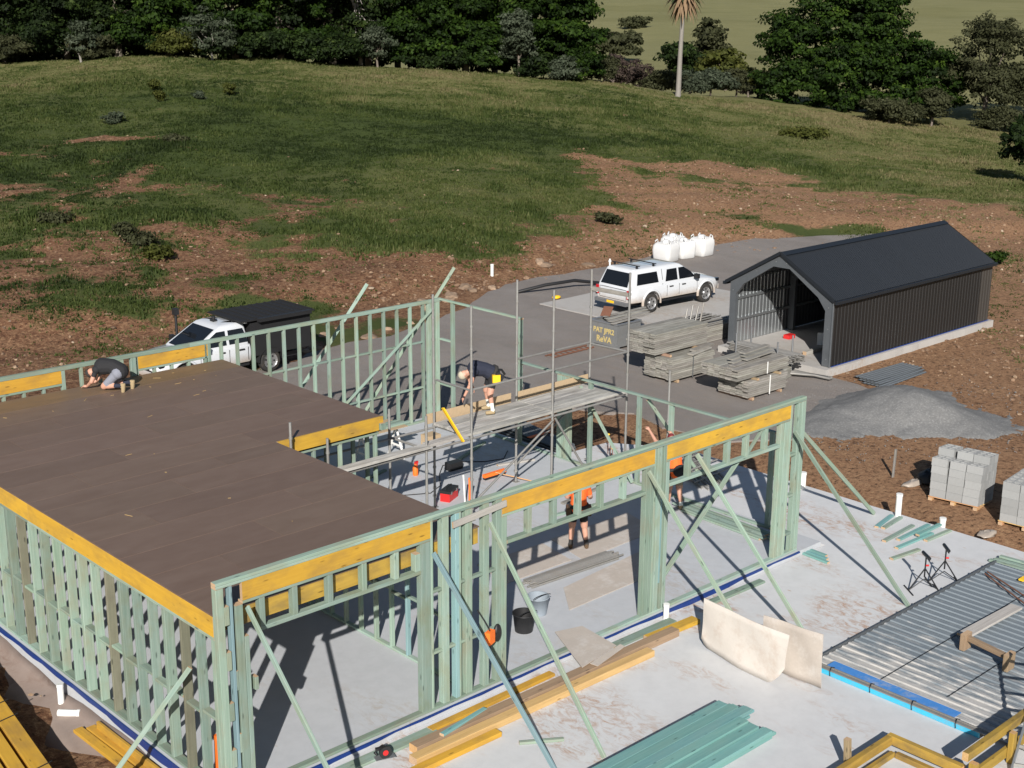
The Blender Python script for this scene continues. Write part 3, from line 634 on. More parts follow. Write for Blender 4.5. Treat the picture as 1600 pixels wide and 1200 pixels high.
# ------------------------------------------------------------------ trees and shrubs
GREEN = [(0, (.004, .008, .0015)), (.4, (.011, .027, .002)), (.75, (.028, .058, .005)), (1, (.062, .105, .010))]
DARK = [(0, (.005, .010, .003)), (.5, (.012, .024, .004)), (.8, (.026, .046, .008)), (1, (.050, .074, .014))]
OLIVE = [(0, (.022, .025, .010)), (.5, (.048, .052, .022)), (1, (.085, .090, .044))]
GREY = [(0, (.025, .034, .018)), (.5, (.058, .074, .044)), (1, (.12, .138, .092))]
YELL = [(0, (.03, .035, .006)), (.5, (.06, .07, .012)), (1, (.12, .12, .03))]
RUST = [(0, (.03, .022, .018)), (.5, (.065, .045, .038)), (1, (.11, .085, .065))]
LM = {'rust': leaf_mat('leaves_rust', RUST), 'green': leaf_mat('leaves_green', GREEN), 'dark': leaf_mat('leaves_dark', DARK), 'olive': leaf_mat('leaves_olive', OLIVE), 'grey': leaf_mat('leaves_grey', GREY), 'yell': leaf_mat('leaves_yellow', YELL)}
M_['bark'] = wood('bark', (.10, .08, .06), (.18, .15, .12), None, knots=False)
M_['palebark'] = wood('pale_bark', (.17, .155, .135), (.26, .24, .21), None, knots=False)
def crown_mesh(lobes, nclump, per, ls, clr, seed, flatness=.5):
    r = np.random.default_rng(seed); L = np.array(lobes, float); vol = L[:, 3] * L[:, 4] * L[:, 5]; vol = vol ** .75; pk = r.choice(len(L), nclump, p=vol / vol.sum())
    d = r.normal(size=(nclump, 3)); d /= np.linalg.norm(d, axis=1)[:, None]; d[:, 2] = np.where(d[:, 2] < -.55, -d[:, 2], d[:, 2])
    rad = r.random(nclump) ** .38 * (1 + .12 * r.normal(size=nclump)); cc = L[pk, :3] + d * L[pk, 3:6] * rad[:, None]
    ct = r.normal(0, .13, nclump); cs = clr * (.6 + .9 * r.random(nclump))
    n = nclump * per; ci = np.repeat(np.arange(nclump), per)
    off = r.normal(size=(n, 3)); off /= np.linalg.norm(off, axis=1)[:, None]; off *= (r.random(n) ** .45)[:, None]
    p = cc[ci] + off * cs[ci][:, None] * np.array([1, 1, flatness])
    nn = off * .7 + d[ci] * .5 + r.normal(0, .55, (n, 3)) + np.array([0, 0, .35]); nn /= np.linalg.norm(nn, axis=1)[:, None]
    t = np.cross(nn, r.normal(size=(n, 3))); t /= np.linalg.norm(t, axis=1)[:, None]; bt = np.cross(nn, t)
    s = ls * (.6 + .8 * r.random(n)); w = s * (.45 + .25 * r.random(n))
    q = np.stack([p - t * s[:, None], p + bt * w[:, None], p + t * s[:, None], p - bt * w[:, None]], 1)
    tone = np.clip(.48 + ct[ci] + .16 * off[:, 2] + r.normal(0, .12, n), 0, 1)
    return q.reshape(-1, 3), np.arange(4 * n).reshape(-1, 4), np.repeat(tone, 4)
def tree(name, label, cat, a, b, H_, W_, kindc, seed, nclump=220, per=42, ls=.26, clr=.9, trunk=.25, lobes=None, tr_h=None, bark='bark', group=None, depth=None, zoff=0):
    x, y = xy(a, b); z = float(terrain(np.array(x), np.array(y))) + zoff; rr = random.Random(seed)
    setframe((x, y, z), rr.uniform(0, 6) if lobes is None else 0)
    root = thing(name, label, cat, (0, 0, 0), group)
    if lobes is None:
        lobes = []
        for k in range(7):
            an = k * 2.4 + rr.uniform(-.5, .5); rd = W_ * .26 * rr.uniform(.5, 1.15); zz = H_ * rr.uniform(.22, .78)
            lobes.append((rd * math.cos(an), rd * math.sin(an), zz, W_ * rr.uniform(.2, .32), W_ * rr.uniform(.2, .32), H_ * rr.uniform(.16, .25)))
        lobes.append((0, 0, H_ * .72, W_ * .3, W_ * .3, H_ * .26)); lobes.append((0, 0, H_ * .4, W_ * .36, W_ * .36, H_ * .24))
    if trunk:
        tb = MB(); th_ = tr_h or H_ * .5
        tb.tube([(0, 0, -.4), (.1, .05, th_ * .35), (-.08, .12, th_ * .7), (0, 0, th_)], 1, 0, 8, [trunk * 1.3, trunk, trunk * .8, trunk * .5])
        for l in lobes[:6]:
            s0 = Vector((0, 0, th_ * rr.uniform(.35, .8))); e = Vector(l[:3]); m_ = (s0 + e) / 2 + Vector((0, 0, -.2))
            tb.tube([s0, m_, e], 1, 0, 6, [trunk * .5, trunk * .33, trunk * .12])
        tb.build('trunk', M_[bark], root)
    v, f, tn = crown_mesh(lobes, nclump, per, ls, clr, seed)
    put(bpy.data.objects.new('crown', npmesh('crown', v, f, LM[kindc], False, {'tone': tn})), None, root)
    setframe(); return root
def pxb(px, a): return (px - 800) / 2109 * a * 1.0 * (math.cos(PITCH) + .0) + 0 * a
def ab_of(px, a): return a, (px - 800) / 2109 * a / 1.0 * .985
TR = [
 ('tall dark tree at the far left edge of the wood', 10, 136, 11, 13, 'dark'), ('dark leafy tree second from the left in the wood', 110, 136, 12, 13, 'dark'), ('dark tree with olive bushes at its foot', 190, 136, 12, 12, 'dark'),
 ('bright leaved tree left of the pale trunk', 268, 133, 11, 9, 'green'), ('tall green tree behind the pale tree trunk', 370, 136, 12, 13, 'green'), ('broad green tree right of the pale trunk', 440, 133, 11, 12, 'green'),
 ('very dark broad tree at the middle of the wood edge', 520, 135, 13, 13, 'dark'), ('dense dark tree left of the broken dead branches', 575, 138, 13, 11, 'dark'), ('bright green tree right of the broken dead branches', 655, 134, 10, 11, 'green'),
 ('lush green tree left of the grey shrub', 725, 134, 11, 12, 'green'), ('green tree right of the grey shrub', 815, 136, 11, 11, 'green'), ('green tree with dark base at the right end of the wood', 882, 134, 9.5, 10, 'green'),
 ('dark tree filling the gap behind the dead branches', 620, 146, 19, 18, 'dark'), ('dark tree standing deep inside the left wood', 60, 147, 19, 20, 'dark'), ('dark tree deep in the wood behind the pale trunk', 320, 147, 19, 20, 'dark'), ('dark tree deep in the wood left of the bright tree', 190, 149, 20, 19, 'dark'), ('dark tree deep behind the broad dark tree', 470, 148, 20, 19, 'dark'), ('dark tree deep behind the lush tree', 770, 147, 18, 18, 'dark')]
for i, (lab, px, a, h_, w_, kc) in enumerate(TR):
    a, b = ab_of(px, a); rr = random.Random(900 + i); lb_ = []
    for k in range(13):
        an = k * 2.4 + rr.uniform(-.5, .5); rd = w_ * rr.uniform(.12, .40); zz = h_ * (.10 + .80 * (k / 12) * rr.uniform(.8, 1.05)); sh_ = 1 - .45 * zz / h_
        lb_.append((rd * math.cos(an) * sh_, rd * math.sin(an) * sh_, zz, w_ * rr.uniform(.14, .24), w_ * rr.uniform(.14, .24), h_ * rr.uniform(.09, .15)))
    tree('tree', lab, 'tree', a, b, h_, w_, kc, 100 + i, 300 if i < 12 else 240, 80, .19 if i < 12 else .3, .95, .3, lobes=lb_, group='trees of the wood on the hill')
ORD = ['leftmost', 'second', 'third', 'fourth', 'fifth', 'sixth', 'seventh', 'eighth', 'ninth', 'tenth', 'eleventh', 'twelfth', 'thirteenth', 'rightmost']
for i, (px, a, w_, h_, kc) in enumerate([(15, 129, 7, 2.6, 'olive'), (75, 131, 7, 3.8, 'dark'), (150, 129, 5, 2.2, 'olive'), (215, 131, 7, 4.2, 'green'), (275, 129, 5, 2.4, 'yell'), (350, 129, 5, 2.2, 'dark'), (410, 129, 6, 2.8, 'dark'), (470, 128, 7, 2.6, 'dark'), (530, 128, 6, 2.8, 'dark'), (640, 132, 6, 3.2, 'green'), (690, 131, 5, 2.0, 'dark'), (755, 132, 6, 3.4, 'green'), (835, 131, 5, 2.4, 'dark'), (905, 132, 6, 3.0, 'green')]):
    a, b = ab_of(px, a); tree('shrub', 'low undergrowth bush, %s from the left along the wood edge' % ORD[i], 'shrub', a, b, h_, w_, kc, 700 + i, 110, 60, .15, .7, 0, group='undergrowth below the wood')
# big spreading dark tree on the right: wide lobes
a, b = ab_of(1330, 141); s_, c_ = math.sin(.75354), math.cos(.75354)
def lob(l): return [(q[0] * c_ + q[1] * s_, -q[0] * s_ + q[1] * c_, q[2], q[3], q[3], q[4]) for q in l]
tree('tree', 'huge spreading dark green tree behind the black shed', 'tree', a, b, 12, 21, 'green', 300, 760, 100, .19, .95, .45,
     lobes=lob([(-6.5, 0, 6.2, 3.6, 3.6), (-7, -1, 2.8, 3.4, 2.6), (-2.5, 0, 8.3, 4.2, 3.8), (1.2, 0, 7.8, 4.0, 3.6), (2.5, 1, 10.2, 2.6, 2.0), (-1, -2, 4, 4.6, 3.4), (4.5, 0, 5.4, 3.6, 2.8), (7.8, 0, 3.6, 3.0, 2.4), (9.6, -.5, 2.2, 1.8, 1.6), (-8, -1, 1.2, 2.2, 1.3), (-3, -3, .9, 3, 1.1), (1, -3.5, 1.0, 3.2, 1.2), (6, -2, 1.3, 3, 1.4), (9, -1, 1.0, 2, 1.0), (3, -2, 2.8, 4, 2.4), (-4, -2.5, 2.5, 3.2, 2.2)]))
a, b = ab_of(1535, 139)
tree('tree', 'sparse grey olive tree at the far right edge', 'tree', a, b, 11, 9, 'olive', 301, 300, 60, .14, .8, .25, tr_h=6)
a, b = ab_of(1610, 143); tree('tree', 'dark olive tree cut by the right border', 'tree', a, b, 9, 8, 'olive', 302, 200, 34, .22, .8, .25)
a, b = ab_of(1612, 92); tree('tree', 'dark tree cut by the right border nearer the shed', 'tree', a, b, 4.6, 3.6, 'dark', 303, 120, 36, .18, .6, .14)
SH = [('grey leaved sapling at the left of the wood edge', 132, 127, 3.6, 2.8, 'grey', 34, 'palebark'), ('grey leaved small tree with a thick pale trunk', 335, 127, 4.6, 5.2, 'grey', 50, 'palebark'),
 ('silver grey shrub between the two bright green trees', 806, 130, 6.4, 4.4, 'grey', 110, 'bark'), 
 
 ('greyish dry shrub below the dead branches', 590, 129, 3.6, 3.6, 'grey', 50, 'bark'),
 ('low grey green bush below the right end tree', 880, 130, 2.2, 4, 'grey', 60, 'bark'), ('pale green bush at the right corner of the wood', 940, 134, 2.6, 3.4, 'olive', 60, 'bark'),
 ('grey green thicket left of the palm trunk', 1030, 146, 2.6, 5, 'olive', 110, 'bark'), ('grey green thicket right of the palm trunk', 1105, 145, 3.0, 6.5, 'grey', 120, 'bark'),
 ('olive bush in front of the huge tree', 1385, 131, 2.4, 6, 'olive', 120, 'bark'), ('grey dotted bush at the right foot of the huge tree', 1452, 131, 3.6, 4, 'olive', 90, 'bark'), ('olive undergrowth by the sparse tree', 1560, 136, 2.4, 6, 'olive', 90, 'bark'),
 ('low brown green mound of weeds on the slope above the shed', 1255, 110, .6, 5, 'yell', 40, None), ('yellow green bush left of the huge tree', 1165, 150, 3.2, 5, 'yell', 70, 'bark'), ('reddish brown bush in the gully left of the palm', 985, 152, 3.4, 6, 'rust', 60, 'bark'), ('grey brown thicket in the gully near the wood corner', 955, 148, 4, 5, 'rust', 60, 'bark'), ('reddish thicket beside the huge tree', 1178, 158, 3, 5, 'rust', 60, 'bark'), ('pale grey bush behind the palm foot', 1075, 152, 2.6, 6, 'grey', 80, 'bark'), ('olive bush low in the gully right of the palm', 1145, 145, 3, 5, 'olive', 60, 'bark')]
for i, (lab, px, a, h_, w_, kc, nc, bk) in enumerate(SH):
    a, b = ab_of(px, a); tree('shrub', lab, 'shrub', a, b, h_, w_, kc, 400 + i, nc, 70, .13, .62, .10 if bk else 0, bark=bk or 'bark', tr_h=h_ * .55)
FAR = [('round dark tree far down the paddock right of the palm', 1096, 195, 8.2, 6.0, 'olive', 110), ('spreading dark tree far behind the palm trunk', 1058, 186, 5.0, 8, 'dark', 110), ('leafy tree in the gully right of the round tree', 1128, 176, 5.5, 6.5, 'yell', 110), ('grey bush on the far paddock near the top', 985, 330, 2.6, 9, 'olive', 70), ('long far bush line right of the wood', 955, 215, 4.5, 10, 'olive', 120)]
for i, (lab, px, a, h_, w_, kc, nc) in enumerate(FAR):
    a, b = ab_of(px, a); tree('tree', lab, 'tree', a, b, h_, w_, kc, 500 + i, nc, 40, .3, .9, .22)
# weeds dotted over the slope
for i, (px, a, h_, w_, kc) in enumerate([(175, 92, .8, 1.6, 'grey'), (250, 100, .9, .9, 'yell'), (242, 106, .9, .8, 'yell'), (358, 104, .9, .9, 'yell'), (310, 101, .6, .8, 'grey'), (205, 58, .5, 1.6, 'olive'), (232, 56, .6, 1.7, 'yell'), (70, 62, .45, 1.2, 'olive'), (180, 60, .45, 1.1, 'olive'), (950, 69, .6, 1.4, 'olive'), (1570, 62, .5, 1.2, 'green'), (270, 84, .4, 2.0, 'olive')]):
    a, b = ab_of(px, a); tree('weed', 'clump of %s weeds on the open slope, %s' % ({'grey': 'grey', 'yell': 'yellow green', 'olive': 'olive', 'dark': 'dark', 'green': 'green'}[kc], ['left part below the trees', 'uppermost left', 'just below the uppermost', 'right of the uppermost pair', 'beside the yellow one', 'just above the parked black ute', 'nearest the black ute', 'by the left border', 'left of the black ute', 'between the yard and the grass tongue', 'beyond the shed end', 'mid slope on the left', 'a', 'b'][i]), 'weed', a, b, h_, w_, kc, 600 + i, 26, 34, .09, .3, 0, group='weed clumps on the slope')
# broken dead branches hanging out of the wood
a, b = ab_of(563, 134); x, y = xy(a, b); setframe((x, y, float(terrain(np.array(x), np.array(y)))), 0)
dbm = MB(); rr = random.Random(2)
dbm.tube([(0, 0, 0), (.2, 0, 3), (-.5, .2, 6), (-1.6, 0, 7.6)], 1, 0, 7, [.22, .2, .16, .06])
for k in range(26):
    s0 = Vector((-.3 + rr.uniform(-.3, .3), 0, rr.uniform(3, 7))); d = Vector((rr.uniform(-.6, 2.4), rr.uniform(-1.5, .2), rr.uniform(-2.2, 2.0)))
    dbm.tube([s0, s0 + d * .5 + Vector((0, 0, .2)), s0 + d + Vector((0, 0, -.3))], 1, 0, 5, [.08, .05, .02])
tag(dbm.build('dead_tree', M_['palebark']), 'dead broken tree with bare pinkish branches at the wood edge', 'dead tree'); setframe()
# palm: bare trunk, only its brown skirt of dead fronds reaches into the picture
a, b = ab_of(1055, 131); x, y = xy(a, b); setframe((x, y, float(terrain(np.array(x), np.array(y)))), 0)
pm = thing('palm_tree', 'tall bare palm with grey trunk and a skirt of brown fronds', 'palm'); tb = MB()
tb.tube([(0, 0, -.3), (.05, 0, .5), (.12, 0, 4), (.3, 0, 8), (.42, 0, 9.6)], 1, 0, 12, [.34, .26, .22, .19, .22]); tb.build('trunk', M_['palebark'], pm)
fr = MB(); rr = random.Random(4)
for k in range(96):
    an = k * 2.399; up = .9 - k / 96 * 2.0; d = Vector((math.cos(an), math.sin(an), 0)); p0 = Vector((.42, 0, 9.6 + .3 * max(up, -.4))); q = []
    for i in range(6):
        s = i / 5; q.append(p0 + d * s * 2.0 * (1 - .35 * max(0, -up)) + Vector((0, 0, up * 1.5 * s - 1.3 * s * s)))
    side = Vector((-d.y, d.x, 0)); wd = [.02, .12, .17, .16, .10, .01]
    for i in range(5): fr.add([q[i] - side * wd[i], q[i] + side * wd[i], q[i + 1] + side * wd[i + 1] + Vector((0, 0, -.06)), q[i + 1] - side * wd[i + 1] + Vector((0, 0, -.06))], [(0, 1, 2, 3)], 0 if up > .1 else 1)
fr.build('fronds', [plain('palm_green', (.03, .05, .012), .6), plain('palm_dead', (.20, .13, .07), .8, var=.3)], pm); setframe()
# ------------------------------------------------------------------ shed
M_['cladblack'] = plain('black_cladding', (.013, .0125, .0125), .45, .0, var=.10, scale=1.2, rand=.06, bmp=0)
M_['cladend'] = plain('sheen_toned_cladding', (.05, .046, .042), .35, .1, var=.2, scale=1.2, rand=.0, bmp=0)  # end sheet: its reflective sheen put into a lighter base colour
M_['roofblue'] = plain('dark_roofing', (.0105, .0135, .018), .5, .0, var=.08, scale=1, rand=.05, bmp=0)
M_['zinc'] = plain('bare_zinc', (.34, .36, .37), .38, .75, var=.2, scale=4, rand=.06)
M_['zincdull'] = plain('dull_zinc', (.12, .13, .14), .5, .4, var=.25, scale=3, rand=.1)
shed = thing('shed', 'black ribbed metal shed with gable roof and open galvanised front', 'shed', (32.5, 10.4, -.3))
SX0, SX1, Y0, Y1, EZ, RZ, YM = 27.45, 37.7, 8.35, 12.45, 2.22, 3.40, 10.40
fl = sheet('floor_slab', [(27.1, 8.2), (37.85, 8.2), (37.85, 12.6), (27.1, 12.6)], -.045, .5, M_['pad'], .02, .5, 8)
fl.parent = shed; fl.matrix_parent_inverse = WM['shed'].inverted()
M_['insheet'] = plain('shade_toned_inner_sheet', (.06, .064, .07), .5, .3, var=.2, rand=.05)  # inner cladding faces, the interior's shade put into a dark colour
def ribbed(L, Hh, n=4, d=.017, th=.003):
    """a ribbed sheet L wide (x), Hh tall (z), ribs proud towards -y; outer face material 0, inner 1"""
    xs_ = []; p = L / n
    for k in range(n): xs_ += [(k * p, 0), (k * p + p * .34, 0), (k * p + p * .42, -d), (k * p + p * .58, -d), (k * p + p * .66, 0)]
    xs_.append((L, 0)); b = MB(); m = len(xs_)
    for off, mi in ((0, 0), (th, 1)):
        v = [(x, y + off, 0) for x, y in xs_] + [(x, y + off, Hh) for x, y in xs_]
        f = [(i, i + 1, m + i + 1, m + i) for i in range(m - 1)]
        b.add(v, f if mi == 0 else [q[::-1] for q in f], mi)
    return b
nsh = 13; SL = (SX1 - SX0) / nsh
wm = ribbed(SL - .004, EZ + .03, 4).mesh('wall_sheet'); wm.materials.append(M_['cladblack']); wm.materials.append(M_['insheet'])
wm3 = wm.copy(); wm3.materials[1] = M_['zinc']; wm2 = wm.copy(); wm2.materials[0] = M_['cladend']  # wm3: sunlight in the first bay put into bright zinc inner faces
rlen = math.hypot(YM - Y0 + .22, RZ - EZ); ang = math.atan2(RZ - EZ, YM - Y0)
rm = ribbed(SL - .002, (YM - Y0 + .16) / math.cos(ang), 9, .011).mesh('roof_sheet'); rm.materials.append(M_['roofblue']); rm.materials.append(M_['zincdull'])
for k in range(nsh):
    x = SX0 + k * SL
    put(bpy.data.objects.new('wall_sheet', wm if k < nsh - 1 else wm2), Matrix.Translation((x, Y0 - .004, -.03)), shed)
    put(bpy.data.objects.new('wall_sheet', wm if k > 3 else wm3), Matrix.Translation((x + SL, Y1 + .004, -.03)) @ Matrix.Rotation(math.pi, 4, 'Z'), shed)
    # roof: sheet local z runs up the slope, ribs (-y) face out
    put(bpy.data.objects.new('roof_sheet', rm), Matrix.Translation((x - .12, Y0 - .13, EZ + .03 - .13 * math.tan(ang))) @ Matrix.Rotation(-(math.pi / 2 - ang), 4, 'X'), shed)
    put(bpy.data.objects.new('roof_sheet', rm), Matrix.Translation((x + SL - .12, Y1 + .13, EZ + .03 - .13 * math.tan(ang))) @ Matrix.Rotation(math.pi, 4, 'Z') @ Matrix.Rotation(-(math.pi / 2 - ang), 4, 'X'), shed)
bwm = ribbed((Y1 - Y0) / 5 - .003, EZ + .03, 4).mesh('wall_sheet'); bwm.materials.append(M_['cladblack']); bwm.materials.append(M_['insheet'])
for k in range(5): put(bpy.data.objects.new('wall_sheet', bwm), Matrix.Translation((SX1 + .004, Y0 + (k + 0) * (Y1 - Y0) / 5, -.03)) @ Matrix.Rotation(math.pi / 2, 4, 'Z'), shed)
gb = MB(); gb.add([(SX1, Y0, EZ), (SX1, Y1, EZ), (SX1, YM, RZ), (SX1 - .003, Y0, EZ), (SX1 - .003, Y1, EZ), (SX1 - .003, YM, RZ)], [(0, 1, 2), (5, 4, 3), (0, 2, 5, 3), (1, 4, 5, 2)]); gb.build('gable_sheet', M_['cladblack'], shed)
rc = MB(); z_ = RZ + .065
rc.loft([[Vector((x, YM - .2, z_ - .09)), Vector((x, YM, z_)), Vector((x, YM + .2, z_ - .09)), Vector((x, YM, z_ - .012))] for x in (SX0 - .13, SX1 - .11)], 0, False); rc.build('ridge_cap', M_['roofblue'], shed)
for s, yy in ((-1, Y0 - .15), (1, Y1 + .15)):
    g = MB(); z0 = EZ - .13 * math.tan(ang) - .05
    g.loft([[Vector((x, yy - s * .01, z0 + .07)), Vector((x, yy + s * .09, z0 + .07)), Vector((x, yy + s * .09, z0 - .03)), Vector((x, yy - s * .01, z0 - .03))] for x in (SX0 - .14, SX1 - .1)], 0, False); g.build('gutter', M_['roofblue'], shed)
for s in (-1, 1):
    e0 = Vector((SX0 - .13, YM + s * (YM - Y0 + .13), EZ - .13 * math.tan(ang) + .02)); e1 = Vector((SX0 - .13, YM, RZ + .03)); member('barge_capping', e0, e1, .03, .11, M_['roofblue'], shed)
def portal(x, nm):
    outer = [(Y0 + .01, -.03), (Y0 + .01, EZ - .02), (YM, RZ - .03), (Y1 - .01, EZ - .02), (Y1 - .01, -.03)]
    inner = [(8.62, -.03), (8.62, 1.78), (8.92, 2.17), (10.08, 2.93), (10.72, 2.93), (11.9, 2.17), (12.2, 1.78), (12.2, -.03)]
    ring = outer + inner[::-1]; bm = bmesh.new(); v = [bm.verts.new((x, a, b)) for a, b in ring]; f = bm.faces.new(v)
    r = bmesh.ops.extrude_face_region(bm, geom=[f]); bmesh.ops.translate(bm, vec=(.14, 0, 0), verts=[q for q in r['geom'] if isinstance(q, bmesh.types.BMVert)])
    bmesh.ops.recalc_face_normals(bm, faces=bm.faces[:]); bmesh.ops.triangulate(bm, faces=[q for q in bm.faces if len(q.verts) > 4])
    me = bpy.data.meshes.new(nm); bm.to_mesh(me); bm.free(); me.materials.append(M_['zincdull']); o = put(bpy.data.objects.new(nm, me), None, shed)
    for (a, b) in ((8.5, 1.9), (9.5, 2.72), (10.2, 3.1), (10.62, 3.1), (11.4, 2.68), (12.32, 1.9), (8.48, .2), (8.48, 1.2)):
        tubeobj('bolt', (x - .012, a, b), (x + .002, a, b), .022, M_['zinc'], o, 6)
portal(SX0 - .03, 'portal_frame'); 
for x in (30.85, 34.25): portal(x, 'portal_frame')
for yy, s in ((Y0 + .035, 1), (Y1 - .035, -1)):
    for z in (.75, 1.5): abox('girt', SX0 + .12, SX1 - .02, yy - .025, yy + .025, z, z + .09, M_['zinc'], shed)
for k in range(3):
    for s in (-1, 1):
        d = .55 + k * .65; abox('purlin', SX0 + .12, SX1 - .02, YM + s * d - .03, YM + s * d + .03, RZ - .03 - d * math.tan(ang) - .09, RZ - .04 - d * math.tan(ang), M_['zinc'], shed)
bs = MB(); bs.box(SX0 + .05, SX1, Y0 - .045, Y0 - .036, -.06, -.012); bs.build('base_flashing', M_['bluemem'], shed)
for x in (SX0 - .02, SX0 + .02): pass
member('side_trim', (SX0 - .04, Y0 - .03, -.03), (SX0 - .04, Y0 - .03, EZ), .05, .05, M_['zincdull'], shed, up=(0, 1, 0))
# ------------------------------------------------------------------ vehicles
def rrect(x0, x1, hw, z, r, n=4):
    pts = []
    for cx, cy, a0 in ((x1 - r, hw - r, 0), (x0 + r, hw - r, 90), (x0 + r, -hw + r, 180), (x1 - r, -hw + r, 270)):
        for k in range(n + 1):
            a = R(a0 + 90 * k / n); pts.append(Vector((cx + r * math.cos(a), cy + r * math.sin(a), z)))
    return pts
def baked(o):
    dg = bpy.context.evaluated_depsgraph_get(); me = bpy.data.meshes.new_from_object(o.evaluated_get(dg)); o.modifiers.clear(); o.data = me; return o
def wheel(par, x, y, s):
    t = MB(); prof = [(.24, -.10), (.33, -.115), (.372, -.09), (.38, -.03), (.38, .03), (.372, .09), (.33, .115), (.24, .10)]; n = 28
    t.loft([[Vector((x + r * math.cos(2 * math.pi * k / n), y + w_, .38 + r * math.sin(2 * math.pi * k / n))) for k in range(n)] for r, w_ in prof], 0, True, cap=False)
    ty = t.build('wheel', M_['rubber'], par); r_ = MB(); yo = y + s * .085
    n = 24
    rings = [[Vector((x + r * math.cos(2 * math.pi * k / n), y + s * d, .38 + r * math.sin(2 * math.pi * k / n))) for k in range(n)] for r, d in ((.25, .112), (.235, .10), (.215, .06), (.10, .05), (.075, .085), (.0001, .085))]
    r_.loft(rings if s > 0 else rings, 0, False, cap=False); rm_ = r_.build('rim', M_['alloy'], ty)
    sp = MB()
    for k in range(6):
        a = k * math.pi / 3 + .2; c = Vector((math.cos(a), 0, math.sin(a)))
        sp.cyl(Vector((x, y + s * .058, .38)) + c * .155, Vector((x, y + s * .068, .38)) + c * .155, .034, 0, 8)
    sp.build('rim_hole', M_['black'], ty)
    return ty
def quadplate(b, pts, off, mi=0):
    """thin plate with thickness along off vector"""
    pts = [Vector(p) for p in pts]; o = Vector(off); n = len(pts)
    b.add([p + o for p in pts] + pts, [tuple(range(n)), tuple(range(2 * n - 1, n - 1, -1))] + [(i, n + i, n + (i + 1) % n, (i + 1) % n) for i in range(n)], mi)
M_['mattblack'] = plain('matt_black_canopy', (.008, .008, .009), .75, var=.2, rand=0)
